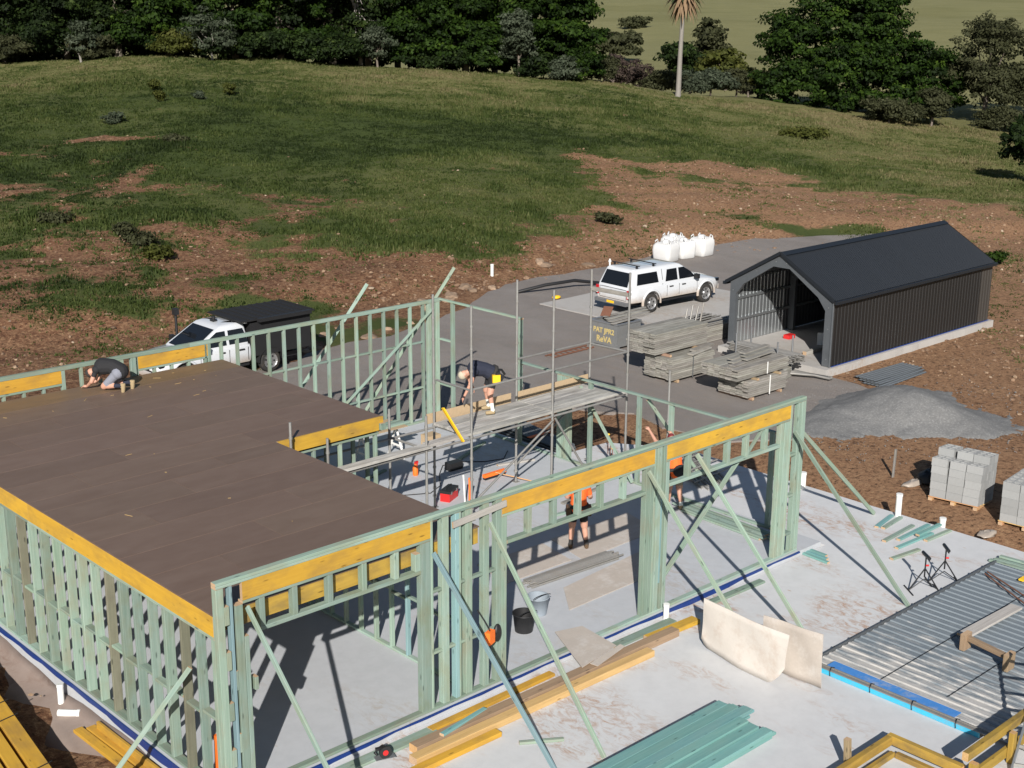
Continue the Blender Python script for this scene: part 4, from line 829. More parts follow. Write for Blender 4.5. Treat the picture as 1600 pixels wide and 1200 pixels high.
def ute(label, loc, rz, canopy, name='ute'):
    setframe(loc, rz); root = thing(name, label, 'ute'); PT = M_['paint']
    x_back = 0 if canopy else 1.92
    # lower body
    st = [(0.0, .86, .50, 1.00, .98), (.06, .90, .46, 1.02, 1.0), (.5, .925, .44, 1.04, 1.03), (1.9, .93, .44, 1.04, 1.04), (3.3, .93, .44, 1.05, 1.05), (3.9, .93, .44, 1.05, 1.08), (4.4, .92, .44, 1.00, 1.05), (4.85, .88, .42, .93, .98), (5.10, .80, .42, .84, .88), (5.2, .68, .44, .74, .78)]
    if not canopy: st = [(1.92, .90, .46, 1.04, 1.04), (1.98, .92, .44, 1.04, 1.04)] + [q for q in st if q[0] > 2]
    rings = []
    for x, hw, zb, zs, zt in st:
        h = [(hw * .86, zb), (hw * .97, zb + .05), (hw, zb + .22), (hw * .995, zs - .16), (hw * .965, zs - .04), (hw * .90, zs), (hw * .5, zt), (0, zt + .012)]
        rings.append([Vector((x, y, z)) for y, z in h] + [Vector((x, -y, z)) for y, z in h[-2::-1]])
    b = MB(); b.loft(rings, 0, True); body = b.build('body', PT, root)
    cut = MB()
    for ax in ((1.2, 4.28) if canopy else (4.28,)):
        for s in (-1, 1): cut.cyl((ax, s * .62, .40), (ax, s * 1.2, .40), .455, 0, 28)
    co = cut.build('cutter', PT); md = body.modifiers.new('arch', 'BOOLEAN'); md.operation = 'DIFFERENCE'; md.object = co; md.solver = 'EXACT'
    baked(body); bpy.data.objects.remove(co)
    for p in body.data.polygons: p.use_smooth = True
    try: body.data.set_sharp_from_angle(angle=R(38))
    except Exception: pass
    for ax in ((1.2, 4.28) if canopy else (4.28,)):
        for s in (-1, 1):
            a = MB(); rg = []
            for k in range(15):
                th = R(-8 + 196 * k / 14); c, sn = math.cos(th), math.sin(th)
                rg.append([Vector((ax + r * c, s * yy, .40 + r * sn)) for r, yy in ((.45, .86), (.455, .955), (.475, .962), (.53, .935), (.535, .88))])
            a.loft(rg, 0, True); a.build('wheel_arch', PT, root)
    # greenhouse
    xr = (.02, .34) if canopy else (1.93, 2.02)
    gl = [(1.0, xr[0], 4.02, .865), (1.12, xr[0] + (xr[1] - xr[0]) * .15, 3.86, .86), (1.36, xr[0] + (xr[1] - xr[0]) * .5, 3.46, .81), (1.60, xr[0] + (xr[1] - xr[0]) * .88, 3.08, .755), (1.69, xr[1], 2.93, .715), (1.735, xr[1] + .12, 2.78, .62), (1.75, xr[1] + .4, 2.4, .3)]
    g = MB(); g.loft([rrect(x0, x1, hw, z, .09 if hw > .5 else .2) for z, x0, x1, hw in gl], 0, True); g.build('cab', PT, root)
    def sx(z): return np.interp(z, [q[0] for q in gl], [q[3] for q in gl])
    def x0z(z): return np.interp(z, [q[0] for q in gl], [q[1] for q in gl])
    def x1z(z): return np.interp(z, [q[0] for q in gl], [q[2] for q in gl])
    wins = [('window', [(1.98, 1.13), (2.66, 1.13), (2.66, 1.57), (2.12, 1.57)]), ('window', [(2.76, 1.13), (3.66, 1.13), (3.42, 1.36), (3.06, 1.57), (2.76, 1.57)])]
    if canopy: wins.append(('canopy_window', [(.42, 1.15), (1.60, 1.15), (1.56, 1.56), (.52, 1.56)]))
    for s in (-1, 1):
        for nm, pts in wins:
            q = MB(); P3 = [(x, s * (float(sx(z)) + .004), z) for x, z in pts]; quadplate(q, P3 if s < 0 else P3[::-1], (0, s * .008, 0)); q.build(nm, M_['glass'], root)
        for x in ((1.82,) if canopy else ()): # joint between cab and canopy
            q = MB(); quadplate(q, [(x, s * (float(sx(z)) + .003), z) for z in (1.02, 1.3, 1.62)] + [(x + .022, s * (float(sx(z)) + .003), z) for z in (1.62, 1.3, 1.02)], (0, s * .003, 0)); q.build('joint', M_['black'], root)
        for x in (2.02, 2.70, 3.72): q = MB(); q.box(x, x + .012, s * .926 - .006, s * .926 + .006, .56, .98); q.build('door_seam', M_['black'], root)
        for x in (2.16, 2.86): q = MB(); q.box(x, x + .2, s * .925 - .022, s * .925 + .022, .90, .94); q.build('door_handle', M_['black'], root)
        q = MB(); q.box(3.52, 3.66, min(s * .93, s * 1.12), max(s * .93, s * 1.12), 1.08, 1.26); q.build('mirror', M_['black'], root)
        q = MB(); q.box(1.78 if canopy else 2.0, 3.72, s * .84 - .07, s * .84 + .07, .38, .44); q.build('skirt_and_sill_shade', M_['black'], root)  # dark side skirt, its black also standing in for the sill's shadow
        q = MB(); q.box(4.82, 5.10, s * .78 - .06, s * .78 + .06, .78, .90); q.build('headlight', M_['glass'], root)
    q = MB(); quadplate(q, [(x1z(z) + .012, y, z) for y, z in ((-.70, 1.10), (.70, 1.10), (.62, 1.63), (-.62, 1.63))], (.012, 0, .008)); q.build('windscreen', M_['glass'], root)
    q = MB(); q.box(5.12, 5.23, -.72, .72, .44, .62); q.build('front_bumper', M_['paint'], root); q = MB(); q.box(5.17, 5.215, -.4, .4, .64, .76); q.build('grille', M_['black'], root)
    ub = MB(); ub.box(.3 if canopy else -.2, 4.9, -.55, .55, .30, .45); ub.build('chassis', M_['black'], root)
    for ax in (1.2, 4.28):
        for s in (-1, 1): wheel(root, ax, s * .80, s)
    if canopy:
        q = MB(); quadplate(q, [(x0z(z) - .012, y, z) for y, z in ((.72, 1.10), (-.72, 1.10), (-.64, 1.60), (.64, 1.60))], (-.012, 0, .006)); q.build('rear_window', M_['glass'], root)
        for s in (-1, 1):
            q = MB(); q.box(-.025, .05, s * .84 - .075, s * .84 + .075, .66, 1.0); q.box(-.03, .02, s * .86 - .05, s * .86 + .05, .70, .80, 1); q.build('tail_light', [M_['redlens'], M_['white']], root)
            q = MB(); q.box(-.028, .052, s * .89 - .03, s * .89 + .045, .62, .78); q.build('lamp_surround', M_['black'], root)
        q = MB(); q.box(-.012, .0, -.70, .70, .985, .997); q.box(-.012, 0, -.72, -.712, .60, .99); q.box(-.012, 0, .712, .72, .60, .99); q.box(-.012, 0, -.72, .72, .575, .585); q.build('tailgate_seam', M_['black'], root)
        q = MB(); q.box(-.03, -.002, -.13, .13, .86, .91); q.build('tailgate_handle', M_['black'], root)
        q = MB(); q.box(-.16, .02, -.85, .85, .40, .53); q.build('rear_bumper', M_['gal'], root)
        q = MB(); q.box(-.175, -.162, -.22, .16, .44, .53); q.build('number_plate', M_['yellowp'], root)
        for x in (.62, 1.52):
            q = MB(); q.box(x, x + .05, -.74, .74, 1.83, 1.86)
            for s in (-1, 1): q.box(x - .01, x + .06, s * .60 - .03, s * .60 + .03, 1.70, 1.835)
            q.build('roof_bar', M_['black'], root)
        q = MB(); q.cyl((.40, .62, 1.72), (.40, .62, 1.98), .035, 0, 8); q.cyl((.40, .62, 1.86), (.40, .62, 1.92), .06, 0, 8); q.build('beacon', M_['white'], root)
        q = MB(); q.box(1.82, 1.98, -.7, .7, 1.7, 1.744); 
    else:
        K = M_['mattblack']; q = MB(); q.box(-.35, 1.88, -.93, .93, .62, 1.70); q.build('service_body', K, root)
        q = MB(); q.box(-.50, 2.30, -.98, .98, 1.78, 1.83); 
        for k in range(9): q.box(-.45 + k * .3, -.40 + k * .3, -.95, .95, 1.83, 1.86)
        for x in (-.3, 1.0, 1.8):
            for s in (-1, 1): q.box(x, x + .05, s * .8 - .03, s * .8 + .03, 1.70, 1.785)
        q.build('roof_rack', K, root); q = MB(); q.box(-.3, 1.7, .985, 1.12, 1.74, 1.86); q.build('awning', M_['black'], root)
        q = MB(); q.box(2.02, 2.10, .55, .9, 1.72, 1.80); q.build('work_light', M_['white'], root)
        for s in (-1, 1):
            a = MB(); rg = []
            for k in range(13):
                th = R(0 + 180 * k / 12); rg.append([Vector((1.2 + r * math.cos(th), s * yy, .38 + r * math.sin(th))) for r, yy in ((.44, .68), (.44, .95), (.47, .95), (.47, .68))])
            a.loft(rg, 0, False); a.build('mudguard', K, root)
        q = MB(); q.cyl((3.45, -.96, .9), (3.45, -.98, 1.95), .045, 0, 8); q.box(3.36, 3.52, -1.08, -.90, 1.9, 2.1); q.build('snorkel', M_['black'], root)
        q = MB(); q.box(2.6, 2.75, -.1, .1, 1.75, 1.80); q.cyl((2.67, 0, 1.8), (2.67, 0, 1.90), .06, 0, 8); q.build('roof_beacon', M_['black'], root)
    setframe(); return root
ute('white dual cab ute with matching canopy and black roof bars on the pad', (28.72, 19.02, -.232), R(-3), True)
ute('white ute with black service body and roof rack behind the back wall', (15.45, 21.45, -.26), R(180), False)
# ------------------------------------------------------------------ bulk bags
def bag(loc, rz, lab, sc_):
    setframe(loc, rz); root = thing('bulk_bag', lab, 'bag', group='white bulk bags by the driveway'); b = MB(); rg = []
    for z, w_, r in ((0, .44, .12), (.06, .50, .16), (.3, .535, .2), (.6, .54, .2), (.82, .52, .18), (.92, .44, .16), (.95, .25, .12)):
        q = rrect(-w_, w_, w_, z, r, 4); rg.append([Vector((p.x * (1 + .03 * math.sin(7 * p.y + z * 9)), p.y * (1 + .03 * math.sin(6 * p.x + z * 7)), p.z + .03 * math.sin(5 * p.x + 4 * p.y) * (z > .5))) * sc_ for p in q])
    b.loft(rg, 0, True); b.build('body', M_['bag'], root)
    for sx_, sy_ in ((-1, -1), (1, -1), (1, 1), (-1, 1)):
        h = MB(); cx, cy = sx_ * .42 * sc_, sy_ * .42 * sc_
        h.tube([(cx - sx_ * .0, cy, .80 * sc_), (cx - sx_ * .02, cy - sy_ * .02, 1.02 * sc_), (cx - sx_ * .12, cy - sy_ * .06, 1.10 * sc_), (cx - sx_ * .2, cy - sy_ * .04, .98 * sc_), (cx - sx_ * .22, cy, .85 * sc_)], .03, 0, 6); h.build('lifting_loop', M_['bag'], root)
    tp = MB(); tp.ball((0, .0, .97 * sc_), .22 * sc_, 0, 9, 6, (1.2, .9, .6)); tp.build('gathered_top', M_['bag'], root); setframe()
bag((38.75, 24.95, -.25), .1, 'white bulk bag nearest the ute roof, leftmost of the group', .92)
bag((40.05, 25.0, -.25), -.2, 'white bulk bag in the middle of the group', .86)
bag((41.2, 24.85, -.25), .05, 'white bulk bag at the right end of the group', .9)
bag((40.55, 26.1, -.25), .3, 'white bulk bag half hidden behind the others', .88)
# ------------------------------------------------------------------ stillage with spray painted letters
setframe((24.6, 15.0, -.25)); bn = thing('steel_bin', 'grey steel stillage bin with yellow handwriting on its side', 'bin')
b = MB()
for (x0, x1, y0, y1) in ((0, .03, 0, 1.25), (1.17, 1.2, 0, 1.25), (.03, 1.17, 0, .03), (.03, 1.17, 1.22, 1.25)): b.box(x0, x1, y0, y1, .08, .86)
b.box(.03, 1.17, .03, 1.22, .08, .11); b.build('tub', M_['bingrey'], bn)
r_ = MB(); r_.box(-.02, 1.22, -.025, .045, .85, .90); r_.box(-.02, 1.22, 1.205, 1.275, .85, .90); r_.box(-.02, .05, .046, 1.204, .85, .90); r_.box(1.15, 1.22, .046, 1.204, .85, .90)
r_.build('rim', M_['gal'], bn); f_ = MB()
for x in (0, 1.05):
    for y in (0, 1.1): f_.box(x, x + .15, y, y + .15, 0, .08)
f_.build('feet', M_['bingrey'], bn)
def text(s, size, M, mat, parent, name='lettering', ext=.004):
    cu = bpy.data.curves.new('txt', 'FONT'); cu.body = s; cu.size = size; cu.extrude = ext; cu.align_x = 'CENTER'; cu.offset = .006
    o = bpy.data.objects.new('txt', cu); C.objects.link(o); bpy.context.view_layer.update()
    me = bpy.data.meshes.new_from_object(o.evaluated_get(bpy.context.evaluated_depsgraph_get())); bpy.data.objects.remove(o); me.materials.append(mat)
    return put(bpy.data.objects.new(name, me), M, parent)
TM = Matrix(((0, 0, -1, -.006), (-1, 0, 0, .63), (0, 1, 0, .50), (0, 0, 0, 1)))
M_['spray'] = plain('yellow_spray_paint', (.50, .39, .15), .7, var=.3, scale=12, rand=0)
text('PAT JPR2', .25, TM, M_['spray'], bn); text('ReVA', .30, Matrix.Translation((0, -.02, -.32)) @ TM, M_['spray'], bn)
setframe()
for k, (p0, p1, lab) in enumerate([((24.7, 15.4, .66), (27.3, 15.7, .70), 'grey'), ((24.8, 15.7, .68), (27.4, 15.9, .72), ''), ((24.9, 15.2, .66), (26.3, 15.3, .72), '')]): pass
tp = thing('scaffold_fittings', 'loose grey boards and braces lying across the steel bin', 'fittings', (25.5, 15.6, .66))
for k in range(6): member('plank', (24.5 + .1 * k, 15.15 + .17 * k, .672 + .03 * (k % 2)), (26.6 + .12 * k, 15.3 + .15 * k, .69 + .03 * (k % 2)), .14, .025, [M_['plank']], tp)
tag(member('rusty_plate', (25.1, 16.05, .70), (25.5, 16.25, .95), .35, .02, M_['rust']), 'rusty steel plate standing up behind the steel bin', 'plate')
# ------------------------------------------------------------------ stacks of scaffold planks
PL = [M_['plank']]
def stack(root, x0, y0, z0, nx, nz, L, rz=0, w=.225, t=.055, seed=0, drop=0):
    r = random.Random(seed)
    for k in range(nz):
        for i in range(nx):
            if k == nz - 1 and r.random() < drop: continue
            j = r.uniform(-.05, .05); c = Matrix.Rotation(rz, 3, 'Z')
            a = c @ Vector((j, (i + .5) * (w + .008), 0)); e = c @ Vector((j + L, (i + .5) * (w + .008), 0)); zz = z0 + (k + .5) * (t + .006)
            member('plank', (x0 + a.x, y0 + a.y, zz), (x0 + e.x, y0 + e.y, zz), w, t, PL, root)
s1 = thing('plank_stack', 'two tier stack of weathered scaffold planks in the middle of the yard', 'plank stack', (23.8, 11.5, -.26))
for x in (22.95, 24.5): abox('bearer', x, x + .09, 10.9, 12.15, -.25, -.16, [M_['brownwood'], E], s1)
stack(s1, 22.72, 10.92, -.155, 5, 11, 2.05, 0, seed=1)
for x in (22.9, 24.4): abox('bearer', x, x + .09, 11.2, 12.5, .523, .60, [M_['brownwood'], E], s1)
stack(s1, 22.45, 11.45, .605, 5, 11, 2.55, 0, seed=2, drop=.2)
member('plank', (23.6, 10.95, .55), (24.7, 11.1, .58), .23, .05, PL, s1); member('plank', (23.9, 11.1, .60), (25.0, 11.25, .62), .23, .05, PL, s1)
for x in (23.7,): member('strap', (x, 10.90, -.2), (x, 10.90, .52), .04, .006, M_['zinc'], s1, up=(0, 1, 0))
s2 = thing('plank_stack', 'overhanging stack of scaffold planks bound with a white strap near the shed', 'plank stack', (23.9, 8.8, -.26))
for x in (23.1, 24.5): abox('bearer', x, x + .09, 8.1, 9.4, -.25, -.16, [M_['brownwood'], E], s2)
stack(s2, 22.95, 8.13, -.155, 5, 8, 1.9, 0, seed=3)
abox('bearer', 23.3, 23.4, 8.1, 9.6, .335, .40, [M_['brownwood'], E], s2); abox('bearer', 24.4, 24.5, 8.1, 9.6, .335, .40, [M_['brownwood'], E], s2)
stack(s2, 22.55, 8.25, .405, 6, 6, 2.5, 0, seed=4, drop=.3)
for k in range(6): member('plank', (22.7 + .2 * k, 8.6 + .2 * (k % 3), .80 + .03 * k), (24.1 + .22 * k, 8.75 + .22 * (k % 3), .80 + .025 * k), .2, .04, PL, s2)
member('strap', (23.95, 8.10, -.2), (23.95, 8.10, .40), .05, .006, M_['white'], s2, up=(0, 1, 0)); member('strap', (23.95, 8.22, .42), (23.95, 8.22, .79), .05, .006, M_['white'], s2, up=(0, 1, 0))
s3 = thing('plank_stack', 'long low stack of scaffold planks behind the steel bin', 'plank stack', (27.3, 14.2, -.26))
stack(s3, 26.1, 13.6, -.25, 5, 9, 3.0, 0, seed=5, drop=.3)
tu = thing('tube_bundle', 'bundle of grey scaffold tubes lying on the planks behind the bin', 'tubes', (27.5, 14.2, .3)); rr = random.Random(3)
for k in range(16): 
    y = 13.7 + .075 * k; tubeobj('tube', (25.9 + rr.uniform(0, .4), y, .335 + .05 * (k % 3)), (28.9 + rr.uniform(0, .4), y + rr.uniform(-.1, .1), .34 + .05 * (k % 3)), .024, M_['galdull'], tu)
for k in range(4): tubeobj('tube', (26.6 + .28 * k, 13.75, .3), (26.9 + .3 * k, 13.85, 1.05 + .1 * (k % 2)), .03, M_['galdull'] if k < 3 else M_['plank'], tu)
# rack of tubes in front of the shed
rk_ = thing('tube_rack', 'steel rack heaped with grey scaffold tubes in front of the shed', 'rack', (26.4, 10, -.26)); rr = random.Random(8)
for y in (11.0, 9.35):
    for x in (26.0, 26.8): tubeobj('rack_post', (x, y, -.26), (x, y, .85 if x < 26.5 else .95), .03, M_['gal'], rk_)
    tubeobj('rack_rail', (26.0, y, .18), (26.8, y, .18), .03, M_['gal'], rk_)
for k in range(46):
    row = k // 10; x = 26.05 + .072 * (k % 10) + .03 * (row % 2); tubeobj('tube', (x, 8.85 + rr.uniform(-.15, .15), .24 + .055 * row), (x + rr.uniform(-.03, .03), 11.4 + rr.uniform(-.15, .15), .24 + .055 * row), .026, M_['galdull'], rk_, 7)
pl3 = thing('frame_pile', 'low pile of flat scaffold frames beside the tube rack', 'frames', (25.6, 9.4, -.26))
stack(pl3, 25.15, 8.75, -.25, 4, 6, 1.1, R(10), .2, .05, 6, .2)
rl = thing('mesh_roll', 'dark roll of mesh lying below the tube rack', 'roll', (26.6, 8.6, -.26)); q = MB()
for k in range(6): q.tube([(26.2 + .05 * k, 9.0, -.14 + .02 * (k % 3)), (26.6, 8.3 + .04 * k, -.14), (26.7 + .03 * k, 7.8, -.17)], .045, 0, 6)
q.build('roll', M_['galdull'], rl)
# ------------------------------------------------------------------ pallets of concrete blocks
def blockmesh():
    b = MB(); L, W_, Hh = .387, .187, .187
    b.box(0, L, 0, W_, 0, Hh)
    m = b.mesh('block'); bm = bmesh.new(); bm.from_mesh(m); bm.faces.ensure_lookup_table()
    top = max(bm.faces, key=lambda f: f.calc_center_median().z)
    bmesh.ops.delete(bm, geom=[top], context='FACES_ONLY')
    def ringv(x0, x1, y0, y1, z): return [bm.verts.new(p) for p in ((x0, y0, z), (x1, y0, z), (x1, y1, z), (x0, y1, z))]
    o = [v for v in bm.verts if v.co.z > Hh - .001]; g = lambda x, y: min(o, key=lambda v: (v.co.x - x) ** 2 + (v.co.y - y) ** 2)
    A, B_, C_, D_ = g(0, 0), g(L, 0), g(L, W_), g(0, W_); t = .035
    h1 = ringv(t, L / 2 - t / 2, t, W_ - t, Hh); h2 = ringv(L / 2 + t / 2, L - t, t, W_ - t, Hh)
    for f in ((A, B_, h2[1], h2[0], h1[1], h1[0]), (C_, D_, h1[3], h1[2], h2[3], h2[2]), (D_, A, h1[0], h1[3]), (B_, C_, h2[2], h2[1]), (h1[1], h2[0], h2[3], h1[2])): bm.faces.new(f)
    for h in (h1, h2):
        d = [bm.verts.new((v.co.x, v.co.y, .05)) for v in h]
        for i in range(4): bm.faces.new((h[i], h[(i + 1) % 4], d[(i + 1) % 4], d[i]))
        bm.faces.new(d)
    bmesh.ops.recalc_face_normals(bm, faces=bm.faces[:]); bm.to_mesh(m); bm.free(); m.materials.append(M_['block']); return m
BM = blockmesh()
def blocks(loc, rz, lab, ny, nx, nz, turn, tilt=None, seed=0, gap=0):
    setframe(loc, rz, tilt); r = random.Random(seed); root = thing('block_pallet', lab, 'pallet', group='pallets of concrete blocks')
    W_ = nx * .2; L_ = ny * .4
    for y in (0, L_ / 2 - .05, L_ - .1): abox('pallet_bearer', -.03, W_ + .03, y, y + .1, 0, .075, [M_['oregon'], E], root)
    for k in range(int(W_ / .2)): abox('pallet_slat', .2 * k + .01, .2 * k + .15, -.02, L_ + .02, .078, .10, [M_['oregon'], E], root)
    for k in range(nz):
        for i in range(nx):
            for j in range(ny):
                yy = j * .4 + (gap if j == ny - 1 else 0) * k / nz; xx = i * .2 + r.uniform(-.006, .006) 
                M = Matrix.Translation((xx + .193, yy + r.uniform(-.005, .005), .104 + k * .19)) @ Matrix.Rotation(math.pi / 2, 4, 'Z') @ Matrix.Rotation(r.uniform(-.012, .012), 4, 'Z')
                put(bpy.data.objects.new('block', BM), M, root)
    setframe()
blocks((19.72, -1.05, -.3), R(8), 'pallet of grey concrete blocks with a stepped top beside the slab', 3, 5, 5, 0, Matrix.Rotation(R(6), 4, 'Y'), 1, .06)
tb = bpy.data.objects['block_pallet']
setframe((19.72, -1.05, -.3), R(8), Matrix.Rotation(R(6), 4, 'Y'))
for i in range(2, 5):
    for j in range(3): put(bpy.data.objects.new('block', BM), Matrix.Translation((i * .2 + .193, j * .4 + (.07 if j == 2 else 0), .104 + 5 * .19)) @ Matrix.Rotation(math.pi / 2, 4, 'Z'), tb)
setframe()
blocks((19.42, -3.0, -.3), R(6), 'pallet of hollow grey concrete blocks cut by the right border', 3, 6, 5, 0, None, 2)
# ------------------------------------------------------------------ gravel heap
def heap():
    n, m = 64, 26; V = []; cx, cy = 25.3, 4.3; r = np.random.default_rng(3)
    def h(x, y):
        g = lambda px, py, rx, ry, hh, an: hh * np.exp(-((((x - px) * math.cos(an) + (y - py) * math.sin(an)) / rx) ** 2 + ((-(x - px) * math.sin(an) + (y - py) * math.cos(an)) / ry) ** 2))
        return g(26.2, 4.9, 1.5, 1.2, .46, .3) + g(25.6, 3.2, 1.4, 1.0, .36, -1.1) + g(23.6, 5.4, 1.9, .9, .26, 0) + g(24.9, 4.2, 1.6, 1.4, .3, 0)
    x = np.linspace(20.6, 30, 95); y = np.linspace(.4, 8.0, 80); X, Y = np.meshgrid(x, y, indexing='ij'); Z = h(X, Y) - .075 + .14 * (fbm(X, Y, 1.1, 3) - .5) + .05 * (fbm(X, Y, 5, 2) - .5)
    Z = np.where(Z < -.02, -.08, Z) - .262; i = np.arange(95 * 80).reshape(95, 80); F = np.stack([i[:-1, :-1], i[1:, :-1], i[1:, 1:], i[:-1, 1:]], -1).reshape(-1, 4)
    k = (Z.ravel()[F] > -.33).any(1); F = F[k]; me = npmesh('gravel_heap', np.stack([X, Y, Z], -1).reshape(-1, 3), F, M_['heap'], True)
    tag(put(bpy.data.objects.new('gravel_heap', me)), 'grey gravel heap spread out in front of the shed', 'gravel heap')
heap()
r = np.random.default_rng(21); n_ = 800; an = r.random(n_) * 6.283; rd = 1.5 + 2.6 * r.random(n_) ** .7; gx_ = 25.3 + rd * np.cos(an) * 1.25; gy_ = 4.2 + rd * np.sin(an) * .95; s_ = .008 + .014 * r.random(n_) ** 2
q_ = iv[None] * (s_[:, None] * (.7 + .6 * r.random((n_, 3))))[:, None, :] + np.stack([gx_, gy_, np.full(n_, -.262)], -1)[:, None, :]
sp_ = put(bpy.data.objects.new('gravel_spill', npmesh('gravel_spill', q_.reshape(-1, 3), (ifc[None] + (np.arange(n_) * len(iv))[:, None, None]).reshape(-1, 3), M_['heap'], False))); kind(sp_, 'stuff'); sp_['label'] = 'loose gravel spilled around the grey heap'; sp_['category'] = 'gravel'
# ------------------------------------------------------------------ roofing sheets held down by stones, and odds by the shed
sh_ = thing('roofing_sheets', 'pile of bright corrugated roofing sheets weighed down with stones', 'roofing sheets', (31.3, 6.85, -.28))
for k in range(3):
    b = ribbed(.82, 2.7, 6, .02, .004); me = b.mesh('sheet'); me.materials.append(M_['zinc']); me.materials.append(M_['zinc'])
    put(bpy.data.objects.new('sheet', me), Matrix.Translation((30.1 + .12 * k, 6.35 + .15 * k, -.275 + .03 * k)) @ Matrix.Rotation(R(2 - 2 * k), 4, 'Z') @ Matrix.Rotation(R(90), 4, 'Z') @ Matrix.Rotation(R(-90), 4, 'X'), sh_)
# ------------------------------------------------------------------ scaffold inside the frame
M_['galscaf'] = plain('dusty_tube', (.27, .265, .25), .55, .35, var=.3, scale=5, rand=.12, dirt=(.22, .2, .17), dirtamt=.7)
sf = thing('scaffold', 'galvanised tube scaffold with plank decks standing inside the house frame', 'scaffold', (11, 6.5, 0))
FY, KY = 5.95, 7.15; SD = M_['galdull']
def standard(x, y, z1, z0=.0):
    b = MB(); b.cyl((x, y, z0 + .02), (x, y, z1), .029, 0, 8); b.box(x - .07, x + .07, y - .07, y + .07, z0, z0 + .012); b.cyl((x, y, z0 + .01), (x, y, z0 + .35), .016, 0, 6); b.cyl((x, y, z0 + .26), (x, y, z0 + .30), .05, 0, 8)
    z = .45
    while z < z1 - .05:
        b.cyl((x, y, z), (x, y, z + .05), .04, 0, 8); z += .5
    b.cyl((x, y, min(z1 - .3, 2.55)), (x, y, min(z1 - .3, 2.55) + .12), .032, 0, 8)
    return b.build('standard', M_['galscaf'], sf)
FR = [(6.12, 2.78), (8.68, 2.72), (9.97, 4.93), (12.48, 4.93), (15.05, 5.0)]; BK = [(8.62, 2.62), (9.9, 5.0), (12.46, 4.99), (14.98, 4.92)]
for x, z in FR: standard(x, FY, z)
for x, z in BK: standard(x, KY, z)
standard(5.24, 5.93, 3.30); standard(16.6, 5.9, 2.3, -.12); standard(6.2, KY, 2.4)
def led(p0, p1, nm='ledger', r=.028): tubeobj(nm, p0, p1, r, M_['galscaf'], sf)
fx = [6.12, 8.68, 9.97, 12.48, 15.05]; bx_ = [6.2, 8.62, 9.9, 12.46, 14.98]
for i in range(4):
    led((fx[i] + .04, FY, 1.93), (fx[i + 1] - .04, FY, 1.93)); led((bx_[i] + .04, KY, 1.93), (bx_[i + 1] - .04, KY, 1.93)); led((fx[i] + .04, FY, .45), (fx[i + 1] - .04, FY, .45))
led((4.9, KY, 1.97), (6.16, KY, 1.97)); 
for i in (2, 3): led((fx[i] + .04, FY, 3.05), (fx[i + 1] - .04, FY, 3.05), 'guard_rail')
led((12.5, KY, 3.08), (14.94, KY, 3.08), 'guard_rail'); led((9.94, KY, 2.5), (12.42, KY, 2.5), 'guard_rail') if 0 else None
for i in range(5): led((fx[i], FY + .04, 1.97), (bx_[i], KY - .04, 1.97), 'transom')
led((15.05, FY + .04, 3.05), (14.98, KY - .04, 3.05), 'guard_rail'); member('end_board', (15.05, FY + .02, 4.45), (14.98, KY - .02, 4.45), .045, .10, [M_['plank']], sf)
led((12.62, FY + .05, 1.85), (13.7, FY + .1, .35), 'diagonal_brace'); led((10.0, FY + .03, .5), (12.4, FY + .03, 1.85), 'diagonal_brace') if 0 else None
SP = [M_['planksplat']]
for x0, x1 in ((9.85, 12.46), (12.50, 15.12)):
    for k in range(5): member('deck_plank', (x0, FY + .1 + k * .235, 2.03 + .004 * (k % 2)), (x1, FY + .1 + k * .235, 2.03 + .004 * (k % 2)), .225, .06, SP, sf)
    member('deck_plank', (x0 + .2, FY + .02, 2.035), (x1 - .1, FY + .02, 2.035), .04, .06, SP, sf) if 0 else None
member('deck_plank', (6.05, FY + .02, 2.03), (8.72, FY + .02, 2.03), .24, .06, SP, sf); member('deck_plank', (8.75, FY + .1, 2.03), (9.84, FY + .1, 2.03), .24, .06, SP, sf)
OS = [M_['osb']]
member('toe_board', (9.75, KY + .08, 2.13), (12.35, KY + .08, 2.13), .02, .24, OS, sf); member('toe_board', (12.55, KY + .08, 2.13), (15.0, KY + .08, 2.13), .02, .22, OS, sf)
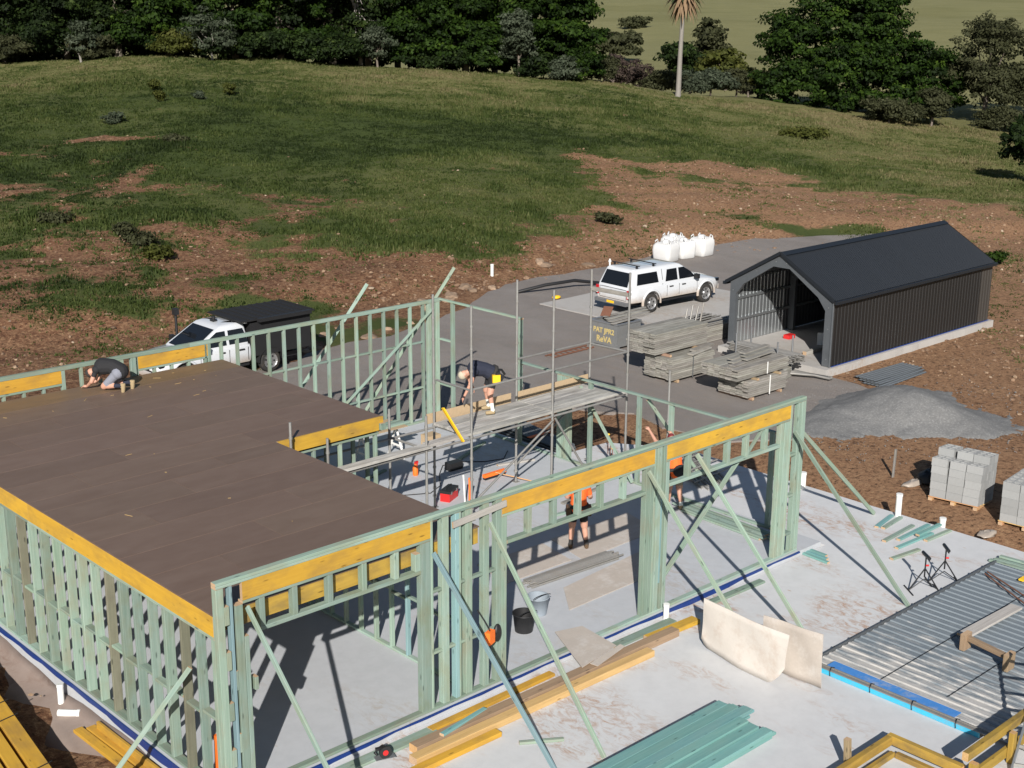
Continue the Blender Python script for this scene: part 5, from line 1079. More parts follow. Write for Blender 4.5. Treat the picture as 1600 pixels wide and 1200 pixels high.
# ------------------------------------------------------------------ people
SK = plain('skin', (.50, .27, .19), .55, var=.08, bmp=.05, rand=.05)
CL = {k: plain('cloth_' + k, c, .85, var=.14, scale=9, bmp=.35, rand=0) for k, c in dict(orange=(.90, .14, .02), navy=(.018, .022, .04), black=(.014, .014, .016), grey=(.20, .21, .25), khaki=(.24, .20, .14), tan=(.33, .25, .14), sock=(.70, .72, .66), dark=(.03, .028, .026), brown=(.09, .055, .03), maroon=(.16, .02, .025), cream=(.45, .40, .30)).items()}
def person(label, loc, rz, J, wear, cap=None, extra=None, sole='dark'):
    """one continuous body grown over a posed skeleton, cloth and skin told apart by region"""
    setframe(loc, rz); root = thing('person', label, 'person')
    V_ = {k: Vector(v) for k, v in J.items()}
    bones = [('torso', 'pelvis', 'spine', .165, .15), ('torso', 'spine', 'chest', .15, .175), ('torso', 'shl', 'shr', .085, .085), ('torso', 'chest', 'neck', .12, .06), ('hips', 'hipl', 'hipr', .115, .115), ('head', 'neck', 'head', .056, .06)]
    for s in 'lr': bones += [('uarm', 'sh' + s, 'el' + s, .062, .05), ('farm', 'el' + s, 'wr' + s, .045, .031), ('thigh', 'hip' + s, 'kn' + s, .098, .07), ('calf', 'kn' + s, 'an' + s, .062, .045)]
    b = MB(); segs = []
    for nm, p, q, r0, r1 in bones:
        P0, P1 = V_[p], V_[q]; k = wear.get('loose', {}).get(nm, 1); r0 *= k; r1 *= k
        if nm == 'calf': b.tube([P0, P0.lerp(P1, .3), P0.lerp(P1, .65), P1], 1, 0, 12, [r0, r0 * 1.02, r0 * .82, r1])
        else: b.tube([P0, P0.lerp(P1, .5), P1], 1, 0, 12, [r0, (r0 + r1) / 2, r1])
        b.ball(P0, r0 * .99, 0, 12, 8); b.ball(P1, r1 * .99, 0, 12, 8); segs.append((nm, P0, P1, r0, r1))
    # head with jaw, nose, ears
    hd, nk = V_['head'], V_['neck']; up = (hd - nk).normalized(); fw_ = V_['look'].normalized(); fw_ = (fw_ - up * fw_.dot(up)).normalized(); sd_ = fw_.cross(up)
    Mh = Matrix((sd_, fw_, up)).transposed()
    b.ball(hd + up * .06, .1, 0, 14, 10, (.78, .98, 1.15), Mh); b.ball(hd + fw_ * .03 - up * .01, .07, 0, 10, 8, (.8, .9, .9), Mh); b.ball(hd + fw_ * .11 + up * .045, .018, 0, 8, 6, (.8, 1, 1.2), Mh)
    for s in (-1, 1): b.ball(hd + sd_ * s * .082 + up * .05, .026, 0, 8, 6, (.4, .8, 1.2), Mh)
    segs.append(('head', hd, hd + up * .13, .09, .09))
    for s in 'lr':   # hands with four fingers and a thumb; feet
        w_, e_ = V_['wr' + s], V_['el' + s]; d = (V_.get('hd' + s, (w_ - e_).normalized())).normalized(); t = d.cross(Vector((0, 0, 1)) if abs(d.z) < .9 else Vector((0, 1, 0))).normalized(); n_ = t.cross(d)
        pc = w_ + d * .05; b.tube([w_, pc, w_ + d * .09], 1, 0, 8, [.03, .036, .034])
        for k in range(4):
            o = t * (-.033 + .022 * k); L = (.065, .078, .072, .055)[k]; q0 = w_ + d * .085 + o; q1 = q0 + d * L * .5 - n_ * .012; q2 = q1 + d * L * .35 - n_ * .03; b.tube([q0, q1, q2], 1, 0, 6, [.0105, .0095, .008])
        q0 = w_ + d * .035 - t * .03; b.tube([q0, q0 + d * .03 - t * .035, q0 + d * .065 - t * .045], 1, 0, 6, [.013, .012, .009]); segs.append(('hand', w_, w_ + d * .17, .04, .03))
        a_ = V_['an' + s]; f = V_.get('ft' + s, V_['look']); f = Vector(f).normalized(); dn = V_.get('dn' + s, Vector((0, 0, -1))).normalized()
        b.tube([a_ - f * .05 + dn * .045, a_ + f * .07 + dn * .05, a_ + f * .17 + dn * .055], 1, 0, 10, [.046, .05, .04]); b.ball(a_, .056, 0, 10, 8); segs.append(('foot', a_ - f * .05 + dn * .04, a_ + f * .19 + dn * .05, .05, .045))
    me_o = b.build('body', [SK], root); md = me_o.modifiers.new('r', 'REMESH'); md.mode = 'VOXEL'; md.voxel_size = .0135; md.use_smooth_shade = True
    ms = me_o.modifiers.new('s', 'SMOOTH'); ms.factor = .5; ms.iterations = 2
    bpy.context.view_layer.update(); baked(me_o); me = me_o.data
    mats = [SK] + [CL[c] for c in ('orange', 'navy', 'black', 'grey', 'khaki', 'tan', 'sock', 'dark', 'brown', 'maroon', 'cream')]; names = ['skin', 'orange', 'navy', 'black', 'grey', 'khaki', 'tan', 'sock', 'dark', 'brown', 'maroon', 'cream']
    me.materials.clear()
    for m in mats: me.materials.append(m)
    n = len(me.polygons); c = np.zeros(n * 3); me.polygons.foreach_get('center', c); c = c.reshape(-1, 3); best = np.full(n, 1e9); bi = np.zeros(n, int); bt = np.zeros(n)
    for i, (nm, p, q, r0, r1) in enumerate(segs):
        p = np.array(p); q = np.array(q); d = q - p; t = np.clip(((c - p) @ d) / max(d @ d, 1e-9), 0, 1); dist = np.linalg.norm(c - (p + t[:, None] * d), axis=1) - (r0 + (r1 - r0) * t)
        k = dist < best; best[k] = dist[k]; bi[k] = i; bt[k] = t[k]
    out = np.zeros(n, np.int32)
    for i, (nm, *_x) in enumerate(segs):
        k = bi == i
        for lo_, hi_, col in wear.get(nm, []): out[k & (bt >= lo_) & (bt <= hi_)] = names.index(col)
    me.polygons.foreach_set('material_index', out); me.polygons.foreach_set('use_smooth', np.ones(n, bool))
    # hair or cap follow the skull
    h = MB(); top = hd + up * .085
    h.ball(top + up * .012 - fw_ * .008, .108, 0, 14, 8, (.80, 1.0, .92), Mh); o = h.build('cap' if cap else 'hair', CL[cap] if cap else CL['brown'], root)
    bm = bmesh.new(); bm.from_mesh(o.data); bmesh.ops.bisect_plane(bm, geom=bm.verts[:] + bm.edges[:] + bm.faces[:], plane_co=hd + up * (.075 if cap else .06), plane_no=(up - fw_ * (.0 if cap else -.55)), clear_inner=True); bm.to_mesh(o.data); bm.free()
    if cap:
        br = MB(); br.loft([[hd + up * (.082 - .01 * j) + fw_ * (.08 + .07 * j / 1) * math.cos(a) * (1) + sd_ * .082 * math.sin(a) for a in [R(-80 + 160 * k / 8) for k in range(9)]] for j in (0, 1)], 0, True, cap=False, closed=False); br.build('cap_brim', CL[cap], o)
    if extra: extra(root, V_)
    setframe(); return root
STD = dict(pelvis=(0, 0, .95), spine=(0, .0, 1.14), chest=(0, .02, 1.36), neck=(0, .03, 1.52), head=(0, .06, 1.60), look=(0, 1, 0), shl=(-.17, 0, 1.42), shr=(.17, 0, 1.42), hipl=(-.09, 0, .93), hipr=(.09, 0, .93))
# worker with orange shirt, seen from behind
J = dict(STD, knl=(-.13, .03, .50), anl=(-.16, -.02, .10), knr=(.13, .02, .50), anr=(.18, -.03, .10), ell=(-.24, .08, 1.15), wrl=(-.16, .30, 1.05), elr=(.25, .07, 1.14), wrr=(.2, .30, 1.1), head=(0, .10, 1.59))
W_ = dict(torso=[(0, 1, 'orange')], hips=[(0, 1, 'black')], thigh=[(0, .72, 'black')], calf=[(.72, 1, 'dark')], foot=[(0, 1, 'brown')], uarm=[(0, .75, 'orange')], loose=dict(torso=1.12, thigh=1.12, uarm=1.15))
def belt(col, white=False):
    def f(root, V_):
        m = MB(); p = V_['pelvis'] + Vector((0, 0, .03)); n = 20
        ax = (V_['spine'] - V_['pelvis']).normalized(); u = ax.cross(Vector((0, 1, 0.01))).normalized(); v = ax.cross(u)
        m.loft([[p + ax * z + (u * math.cos(6.2832 * k / n) * 1.0 + v * math.sin(6.2832 * k / n) * .9) * r for k in range(n)] for z, r in ((-.05, .19), (-.045, .212), (.03, .212), (.035, .19))], 0, True); m.build('tool_belt', CL['dark'], root)
        for s in (-1, 1):
            c = p + u * s * .215 - ax * .1; q = MB(); q.box(-.05, .05, -.085, .085, -.12, .09, 0, Matrix.Translation(c) @ Matrix((u, v, ax)).transposed().to_4x4()); q.build('tool_pouch', CL[col], root)
    return f
person('person in an orange shirt and black shorts standing on the slab', (10.58, 3.22, .002), R(-40), J, W_, 'black', belt('brown'))
# worker reaching up at the right, red cap
J = dict(STD, pelvis=(0, -.02, .94), chest=(0, .14, 1.34), spine=(0, .05, 1.13), neck=(0, .22, 1.49), head=(0, .30, 1.55), shl=(-.17, .16, 1.41), shr=(.17, .16, 1.41), knl=(-.12, .05, .50), anl=(-.16, -.02, .10), knr=(.12, .03, .50), anr=(.15, -.05, .10), ell=(-.34, .42, 1.52), wrl=(-.42, .68, 1.72), elr=(.26, .42, 1.42), wrr=(.12, .62, 1.60))
W_ = dict(torso=[(0, 1, 'orange')], hips=[(0, 1, 'khaki')], thigh=[(0, .78, 'khaki')], calf=[(.78, 1, 'sock')], foot=[(0, 1, 'tan')], uarm=[(0, .5, 'orange')], loose=dict(torso=1.08, thigh=1.15, uarm=1.1))
def vest(root, V_):
    belt('black')(root, V_); m = MB(); c = V_['chest']; m.box(-.13, .13, -.205, -.185, -.02, .09, 0, Matrix.Translation(c)); m.build('back_patch', CL['sock'], root)
    q = MB(); q.ball(V_['pelvis'] + Vector((.05, -.2, .06)), .17, 0, 12, 8, (1.1, .7, .9)); q.build('tool_bag', CL['black'], root)
person('person with red cap, orange vest and khaki shorts reaching up by the right wall', (13.88, 3.35, .002), R(-30), J, W_, 'maroon', vest)
# worker bending on the scaffold
J = dict(pelvis=(0, -.12, .93), spine=(0, .06, 1.04), chest=(0, .28, 1.08), neck=(0, .42, 1.03), head=(0, .50, .98), look=(0, .5, -.9), shl=(-.17, .34, 1.04), shr=(.17, .34, 1.04), hipl=(-.10, -.12, .92), hipr=(.10, -.12, .92), knl=(-.17, -.02, .50), anl=(-.2, -.08, .11), knr=(.16, -.02, .50), anr=(.2, -.08, .11), ell=(-.25, .46, .78), wrl=(-.24, .60, .50), elr=(.24, .40, .80), wrr=(.20, .30, .58), ftl=(0, 1, 0), ftr=(0, 1, 0))
W_ = dict(torso=[(0, 1, 'navy')], hips=[(0, 1, 'black')], thigh=[(0, .7, 'black')], calf=[(.55, 1, 'sock')], foot=[(0, 1, 'tan')], uarm=[(0, .45, 'navy')], loose=dict(torso=1.12, thigh=1.18, uarm=1.1))
def pch(root, V_):
    belt('black')(root, V_); q = MB(); q.box(-.28, -.2, -.24, -.06, .78, .96); q.build('yellow_tool', M_['yellowp'], root); q = MB(); q.tube([(.26, -.2, .95), (.30, -.42, .92), (.31, -.5, .80)], .03, 0, 6); q.build('hammer', M_['black'], root)
person('person in navy shirt and black shorts bending over on the scaffold deck', (11.25, 6.85, 2.07), R(62), J, W_, 'cream', pch)
# worker kneeling on the deck
J = dict(pelvis=(0, -.28, .42), spine=(0, -.08, .52), chest=(0, .16, .50), neck=(0, .32, .42), head=(0, .42, .36), look=(0, .6, -.8), shl=(-.17, .22, .46), shr=(.17, .22, .46), hipl=(-.10, -.27, .40), hipr=(.10, -.27, .40), knl=(-.15, .06, .09), anl=(-.15, -.36, .09), knr=(.14, .02, .09), anr=(.16, -.40, .09), ell=(-.26, .30, .20), wrl=(-.18, .48, .06), elr=(.27, .34, .22), wrr=(.18, .52, .06), ftl=(0, -.25, -.9), ftr=(0, -.3, -.9), dnl=(0, -1, .1), dnr=(0, -1, .1), hdl=(0, 1, -.1), hdr=(0, 1, -.1))
J['ftl'] = (0, .15, -.9); J['ftr'] = (0, .15, -.9)
W_ = dict(torso=[(0, 1, 'black')], hips=[(0, 1, 'grey')], thigh=[(0, .85, 'grey')], calf=[(.62, 1, 'navy')], foot=[(0, 1, 'tan')], uarm=[(0, .6, 'black')], loose=dict(torso=1.12, thigh=1.15, hips=1.15))
J['anl'] = (-.15, -.38, .14); J['anr'] = (.16, -.42, .14)
person('person in black shirt and grey shorts kneeling on the deck by the back wall', (4.42, 11.75, 2.91), R(30), J, W_, 'dark')
# ------------------------------------------------------------------ steel decking sheets on the patio
def slurry():
    m, t, b = nodes('concrete_splashed_steel'); tc = N(t, 'TexCoord'); geo = N(t, 'NewGeometry'); sp = N(t, 'SeparateXYZ'); lk(t, geo.outputs['Position'], sp.inputs[0]); co = geo.outputs['Position']
    n1 = noise_(t, co, .9, 6, .7, .5); n2 = noise_(t, mapping(t, co, (7, 1.1, 1)), 1, 5, .75); n3 = noise_(t, co, 14, 4, .7)
    base = mixc(t, n1, (.13, .155, .175), (.23, .265, .29)); 
    gr_ = N(t, 'MapRange'); gr_.inputs[1].default_value = 9.9; gr_.inputs[2].default_value = 13.5; gr_.inputs[3].default_value = .20; gr_.inputs[4].default_value = -.10; lk(t, sp.outputs[0], gr_.inputs[0])
    a = N(t, 'Math', operation='ADD'); lk(t, n2, a.inputs[0]); lk(t, gr_.outputs[0], a.inputs[1]); a2 = N(t, 'Math', operation='MULTIPLY_ADD'); a2.inputs[1].default_value = .35; lk(t, n1, a2.inputs[0]); lk(t, a.outputs[0], a2.inputs[2])
    c = mixc(t, ramp(t, a2.outputs[0], [(.69, (0,)*3), (.86, (.95,)*3)]), base, mixc(t, n3, (.40, .385, .36), (.54, .52, .49)))
    lk(t, c, b.inputs['Base Color']); b.inputs['Roughness'].default_value = .6; b.inputs['Metallic'].default_value = .1; bump(t, b, n3, .35, .01); return m
M_['slurry'] = slurry()
sdk = thing('steel_decking', 'ribbed steel decking smeared with concrete lying over the patio', 'steel decking', (13, -5.5, -.12))
for k in range(11):
    L, y0, y1, d = .6, -3.16, -9.0, .024; b = MB(); pr = []
    for r in range(3):
        o = r * .2; pr += [(o + .0, 0), (o + .10, 0), (o + .115, d), (o + .165, d), (o + .18, 0)]
    pr.append((L, 0)); m = len(pr); zz = -.055
    v = [(x, yy, zz + z) for yy in (y0, y1) for x, z in pr] + [(x, yy, zz + z - .004) for yy in (y0, y1) for x, z in pr]
    f = [(i, m + i, m + i + 1, i + 1) for i in range(m - 1)] + [(2 * m + i, 2 * m + i + 1, 3 * m + i + 1, 3 * m + i) for i in range(m - 1)] + [(i, i + 1, 2 * m + i + 1, 2 * m + i) for i in range(m - 1)]
    b.add(v, f); b.build('decking_sheet', M_['slurry'], sdk, Matrix.Translation((10.0 + k * .602, 0, 0)))
ep = MB(); ep.box(9.97, 16.62, -3.15, -3.125, -.115, .0); ep.build('edge_form', M_['zincdull'], sdk)
for k in range(12): q = abox('clip', 10.15 + .55 * k, 10.2 + .55 * k, -3.122, -3.10, -.03, .0, M_['black'], sdk)
q = MB(); q.box(9.88, 9.96, -6.6, -3.15, -.012, .004); q.box(9.96, 9.985, -6.6, -3.15, -.03, .02); q.build('edge_lip', M_['galdull'], sdk)
q = MB(); q.box(9.90, 9.93, -6.4, -3.2, -.115, -.014); q.build('edge_strip', M_['cyan'], sdk)
q = MB(); q.box(10.0, 10.24, -5.9, -3.45, .0, .008); q.build('protective_film', M_['blueprot'], sdk)
for y in (-3.6, -4.4, -5.2, -6.0): q = MB(); q.tube([(9.885, y, -.1), (9.87, y, .0), (9.95, y + .02, .04), (10.02, y, .01)], .008, 0, 5); q.build('tie_wire', M_['black'], sdk)
for y, x0 in ((-4.35, 10.3), (-5.45, 10.6)): tubeobj('seam_bar', (x0, y, -.02), (16.5, y, -.02), .007, M_['black'], sdk, 6)
tag(member('board', (12.75, -4.52, .05), (14.68, -4.58, .05), .24, .045, [M_['greywood'], E]), 'pale grey board lying across the steel decking', 'board')
tr = thing('timber_trestle', 'low brown timber prop with end blocks on the steel decking', 'trestle', (12.3, -5.2, -.01))
member('beam', (12.42, -4.78, .22), (12.25, -5.62, .22), .09, .09, [M_['brownwood'], E], tr); abox('foot', 12.3, 12.55, -4.80, -4.70, -.005, .30, [M_['brownwood'], E], tr); abox('foot', 12.12, 12.38, -5.72, -5.62, -.005, .30, [M_['brownwood'], E], tr)
rb = thing('steel_bars', 'two rusty reinforcing bars on the far corner of the decking', 'bars', (15.6, -3.9, .02))
for k in range(2): tubeobj('bar', (15.75 + .1 * k, -3.35, .02 + .012 * k), (14.6 + .15 * k, -5.2 - .3 * k, .025), .016, M_['rust'], rb)
tag(MB().box(16.0, 16.22, -4.05, -3.95, -.005, .03).box(16.1, 16.18, -4.2, -4.07, -.005, .025).build('yellow_tool', M_['yellowp']), 'small yellow tool on the far corner of the steel decking', 'tool')
gp = thing('green_boards', 'pale green boards lying at the far edge of the steel decking', 'boards', (16.9, -3.7, -.1))
for k in range(3): member('board', (16.72 + .12 * k, -2.95 - .05 * k, -.08 + .045 * (k == 2)), (16.85 + .14 * k, -4.9, -.08 + .045 * (k == 2)), .11, .045, P, gp)
# ------------------------------------------------------------------ yellow timber formwork and ladder at the lower right
fm = thing('timber_formwork', 'yellow timber formwork rails boxed around a pit at the bottom edge', 'formwork', (8.4, -6.2, -.12)); LD = [M_['lvl2'], M_['oregon']]
abox('rail', 5.2, 8.53, -5.66, -5.56, -.02, .13, LD, fm); abox('rail', 8.535, 8.64, -6.85, -5.56, -.02, .13, LD, fm); abox('rail', 5.2, 8.4, -5.80, -5.72, -.117, -.03, LD, fm); abox('rail', 8.38, 8.47, -6.85, -5.82, -.117, -.03, LD, fm)
abox('guard_rail', 8.45, 10.35, -6.97, -6.87, .30, .44, LD, fm); abox('guard_rail', 8.6, 10.35, -7.04, -6.975, -.05, .12, LD, fm)
abox('post', 9.55, 9.66, -7.06, -6.975, -.9, .29, LD, fm) if 0 else abox('post', 9.55, 9.66, -7.13, -7.045, -.117, .40, LD, fm)
member('stake', (7.55, -5.50, -.117), (7.52, -5.48, .42), .09, .09, [M_['brownwood'], E], fm, up=(0, 1, 0))
abox('post', 8.46, 8.56, -7.1, -6.98, -.117, .298, LD, fm)
ld = thing('ladder', 'aluminium ladder standing at the right border beside the formwork', 'ladder', (10.2, -7.1, -.12))
A0, A1 = Vector((9.3, -7.25, -.12)), Vector((11.15, -6.78, 1.15)); off = Vector((.25, -.42, 0))
for o in (Vector((0, 0, 0)), off): member('stile', A0 + o, A1 + o, .03, .08, M_['zinc'], ld)
for k in range(7): t = (k + .5) / 7; member('rung', A0.lerp(A1, t), A0.lerp(A1, t) + off, .03, .05, M_['galdull'], ld)
# ------------------------------------------------------------------ stacks of timber in front
ts = thing('timber_stack', 'neat stack of teal treated pine on the patio at the bottom edge', 'timber stack', (6, -3.5, -.12)); TE = [M_['teal'], M_['end']]; r = random.Random(12)
for k in range(6):
    for i in range(6 - (k > 3) - (k > 4)):
        e = 7.30 + r.uniform(-.14, .16) + (.28 if i in (1, 2) and k in (4, 5) else 0) + (.12 if k < 3 else 0); y = -3.04 - (i + .5) * .188 - .012 * k
        member('board', (1.6 + r.uniform(0, .3), y, -.096 + k * .0455), (e, y, -.096 + k * .0455), .185, .044, TE, ts)
OR = [M_['oregon'], M_['end']]; YL = [M_['lvl'], M_['end']]
def pile(lab, items, cat='timber', nm='timber'):
    for p0, p1, w_, h_, m, l in items: tag(member(nm, p0, p1, w_, h_, m), l, cat)
pile('', [((1.2, -.30, -.094), (3.62, -.33, -.094), .22, .045, P, 'flat green board lying against the front slab edge'),
 ((3.55, -.30, -.09), (6.35, -.27, -.09), .15, .055, YL, 'short yellow beam lying beside the front slab edge'),
 ((2.95, -.62, -.05), (9.15, -.70, -.05), .20, .14, [M_['brownwood'], M_['oregon']], 'long brown timber lying in front of the openings'),
 ((2.75, -.86, -.06), (8.2, -.93, -.06), .19, .12, OR, 'long orange timber lying nearest the patio'),
 ((2.5, -1.10, -.075), (4.3, -1.12, -.075), .16, .085, YL, 'yellow beam end sticking out at the bottom of the pile'),
 ((8.55, -.55, -.07), (9.85, -.62, -.07), .22, .09, YL, 'bright yellow beam end beside the standing sheet'),
 ((7.9, -.28, -.095), (9.55, -.30, -.095), .2, .045, P, 'green board beside the white pipe'), ((10.7, -.28, -.095), (12.3, -.34, -.095), .16, .045, P, 'green board under the far opening in front'),
 ((3.45, -.72, .045), (4.55, -.52, .005), .09, .045, TE, 'teal offcut lying across the brown timber'), ((4.35, -1.55, -.095), (4.95, -1.95, -.095), .07, .045, P, 'short green offcut lying on the patio')])
# pale sheets
def sheetpoly(nm, pts, th, mat, lab, cat='sheet', bow=None):
    b = MB(); n = len(pts); P3 = [Vector(p) for p in pts]; nn = (P3[1] - P3[0]).cross(P3[2] - P3[0]).normalized() * th
    b.add(P3 + [p + nn for p in P3], [tuple(range(n - 1, -1, -1)), tuple(range(n, 2 * n))] + [(i, (i + 1) % n, n + (i + 1) % n, n + i) for i in range(n)])
    return tag(b.build(nm, mat), lab, cat)
sheetpoly('ply_sheet', [(6.7, -.66, .045), (7.75, -.50, .05), (7.85, .45, .062), (7.3, .62, .062)], .012, M_['ply'], 'square dusty sheet lying half over the front plate')
sheetpoly('ply_sheet', [(6.95, -.80, .04), (7.85, -.62, .045), (7.83, -.52, .06), (6.9, -.66, .055)], .01, M_['ply'], 'narrow dusty strip beside the square sheet')
sheetpoly('ply_sheet', [(8.25, 1.18, .004), (10.6, 1.22, .004), (11.45, 2.2, .004), (8.9, 1.98, .004)][::1], .012, M_['ply'], 'large plaster marked sheet lying flat inside the second opening')
sheetpoly('ply_sheet', [(10.2, 2.7, .004), (12.6, 2.75, .004), (12.9, 3.9, .004), (10.5, 3.95, .004)], .012, M_['ply'], 'dusty sheet lying flat near the person in orange')
sheetpoly('ply_sheet', [(8.2, 2.9, .004), (10.0, 2.85, .004), (10.2, 3.9, .004), (8.4, 4.0, .004)], .012, M_['ply'], 'dusty sheet lying flat under the shadow of the header')
def bowed(lab, prof, x, mat, bow, nm, lean=0):
    """upright sheet in the y-z plane, bowed towards -x"""
    top, bot = prof; n = 24; b = MB(); g = []
    for i in range(n + 1):
        t = i / n; row = []
        yt = np.interp(t, *zip(*[(q[0], q[1]) for q in top])); zt = np.interp(t, *zip(*[(q[0], q[2]) for q in top])); yb = np.interp(t, *zip(*[(q[0], q[1]) for q in bot])); zb = np.interp(t, *zip(*[(q[0], q[2]) for q in bot]))
        for j in range(9):
            u = j / 8; row.append(Vector((x + lean * t + bow * math.sin(math.pi * t) * (.6 + .4 * u) + .012 * math.sin(9 * t + 5 * u), yb + (yt - yb) * u, zb + (zt - zb) * u)))
        g.append(row)
    b.loft([row + [p + Vector((.012, 0, 0)) for p in row[::-1]] for row in g], 0, True); return tag(b.build(nm, mat), lab, 'sheet')
bowed('pale dirty canvas sheet standing on edge on the patio', ([(0, -1.37, .86), (1, -3.38, .93)], [(0, -1.34, .05), (.06, -1.45, -.08), (.5, -2.3, -.117), (.85, -3.02, -.115), (.95, -3.2, .06), (1, -3.33, .28)]), 9.12, M_['tarp'], -.05, 'standing_sheet', -.24)
bowed('tan board standing behind the pale canvas sheet', ([(0, -2.5, .84), (1, -3.72, .90)], [(0, -2.5, -.117), (1, -3.76, -.1)]), 9.38, M_['ply'], 0.0, 'standing_sheet')
# ------------------------------------------------------------------ pipes, buckets, tools
def pipe(p0, p1, r, lab, mat='white', nm='pipe'):
    b = MB(); b.cyl(p0, p1, r, 0, 14); M, L = axes(p0, p1); b.cyl(M @ Vector((L - .05, 0, 0)), M @ Vector((L + .004, 0, 0)), r * 1.12, 0, 14)
    return tag(b.build(nm, M_[mat]), lab, 'pipe')
pipe((9.52, -.16, -.12), (9.52, -.16, .20), .055, 'white pipe standing at the foot of the middle post')
pipe((17.5, 2.35, -.12), (17.5, 2.35, .30), .075, 'white pipe standing on the slab edge behind the right wall end')
pipe((17.62, -.2, -.12), (17.62, -.2, .42), .07, 'tall white pipe standing on the slab edge near the offcuts'); pipe((17.85, -1.2, -.2), (17.85, -1.2, .06), .07, 'short white pipe stub by the pallets')
pipe((17.6, 6.7, -.12), (17.6, 6.7, .36), .045, 'thin white pipe beyond the low wall'); pipe((-.22, 4.98, -.38), (-.20, 5.02, -.02), .055, 'white upright pipe against the left slab edge'); pipe((-.40, 4.72, -.36), (-.14, 4.45, -.36), .06, 'white pipe lying on the soil at the left')
pipe((29.9, 27.2, float(terrain(29.9, 27.2)) - .1), (29.9, 27.2, float(terrain(29.9, 27.2)) + .5), .07, 'white marker pipe standing on the bank')
def bucket(x, y, lab, mat, tilt=None, r=.21, h=.36):
    setframe((x, y, .003), 0, tilt); root = thing('bucket', lab, 'bucket'); n = 24; b = MB()
    ring = lambda rr, z: [Vector((rr * math.cos(6.2832 * k / n), rr * math.sin(6.2832 * k / n), z)) for k in range(n)]
    b.loft([ring(r * .8, 0), ring(r, h), ring(r * 1.06, h), ring(r * 1.06, h - .02), ring(r * 1.02, h - .02)], 0, True, cap=False); b.loft([ring(r * .97, h), ring(r * .78, .012)], 0, True, cap=False); b.add(ring(r * .8, .0), [tuple(range(n - 1, -1, -1))]); b.add(ring(r * .78, .012), [tuple(range(n))]); b.build('tub', mat, root)
    hb = MB(); hb.tube([(r * 1.05 * math.cos(R(a)), r * 1.05 * math.sin(R(a)) * .35 - .12, h + .01 - .0 * a) for a in range(0, 181, 20)], .008, 0, 5); hb.build('handle', M_['black'], root); setframe()
bucket(7.02, 1.15, 'black bucket on the slab inside the second opening', M_['black']); bucket(7.72, 1.5, 'grey bucket behind the black bucket', plain('grey_plastic', (.26, .30, .34), .5))
tb_ = thing('tube_bundle', 'bundle of grey tubes on the slab inside the second opening', 'tubes', (9.6, 2.6, 0)); r = random.Random(4)
for k in range(16): tubeobj('tube', (8.35 + r.uniform(0, .25), 2.38 + .042 * (k % 8), .03 + .045 * (k // 8)), (10.75 + r.uniform(0, .2), 2.22 + .05 * (k % 8), .03 + .045 * (k // 8)), .021, M_['galdull'], tb_)
br = thing('broom', 'orange broom lying on the slab under the scaffold', 'broom', (12.3, 7.75, 0)); abox('head', 11.95, 12.65, 7.70, 7.80, .06, .14, [M_['orange']], br); q = MB()
for k in range(28): q.box(11.97 + k * .024, 11.985 + k * .024, 7.705, 7.795, .0, .06)
q.build('bristles', M_['black'], br); tubeobj('handle', (12.3, 7.72, .13), (12.75, 6.75, .03), .014, M_['oregon'], br)
def toolbox():
    setframe((10.5, 7.35, 0), R(25)); root = thing('toolbox', 'red toolbox with black lid on the slab under the scaffold', 'toolbox'); b = MB(); b.box(-.24, .24, -.12, .12, 0, .20); b.build('case', M_['red'], root); b = MB(); b.box(-.25, .25, -.13, .13, .202, .27); b.build('lid', M_['black'], root)
    b = MB(); b.tube([(-.12, 0, .27), (-.12, 0, .33), (.12, 0, .33), (.12, 0, .27)], .014, 0, 6); b.build('handle', M_['black'], root); b = MB()
    for x in (-.14, .14): b.box(x - .03, x + .03, -.135, -.122, .17, .24)
    b.build('latch', M_['gal'], root); setframe()
toolbox()
pipe((10.62, 6.75, .0), (10.66, 6.80, .62), .03, 'orange tube leaning upright near the red toolbox', 'orange', 'tube'); pipe((10.50, 6.78, .0), (10.50, 6.84, .72), .02, 'white tube leaning upright near the red toolbox', 'white', 'tube')
def bottle(x, y, lab, m):
    setframe((x, y, 0)); b = MB(); n = 14; ring = lambda rr, z: [Vector((rr * math.cos(6.2832 * k / n), rr * math.sin(6.2832 * k / n), z)) for k in range(n)]
    root = thing('spray_bottle', lab, 'bottle'); b.loft([ring(.06, 0), ring(.07, .04), ring(.07, .2), ring(.03, .27), ring(.03, .30)], 0, True); b.build('flask', m, root); b = MB(); b.box(-.02, .08, -.02, .02, .30, .36); b.box(.05, .07, -.01, .01, .24, .30); b.build('trigger', M_['red'], root); setframe()
bottle(10.95, 9.15, 'orange spray bottle standing on the slab behind the scaffold', M_['orange'])
tag(MB().box(-.018, .018, -.04, .04, .3, 1.2).build('spirit_level', M_['yellowp'], None, Matrix.Translation((9.72, 5.72, 1.72)) @ Matrix.Rotation(R(-25), 4, 'Y') @ Matrix.Rotation(R(-16), 4, 'X')), 'yellow spirit level leaning on the end of the scaffold deck', 'level')
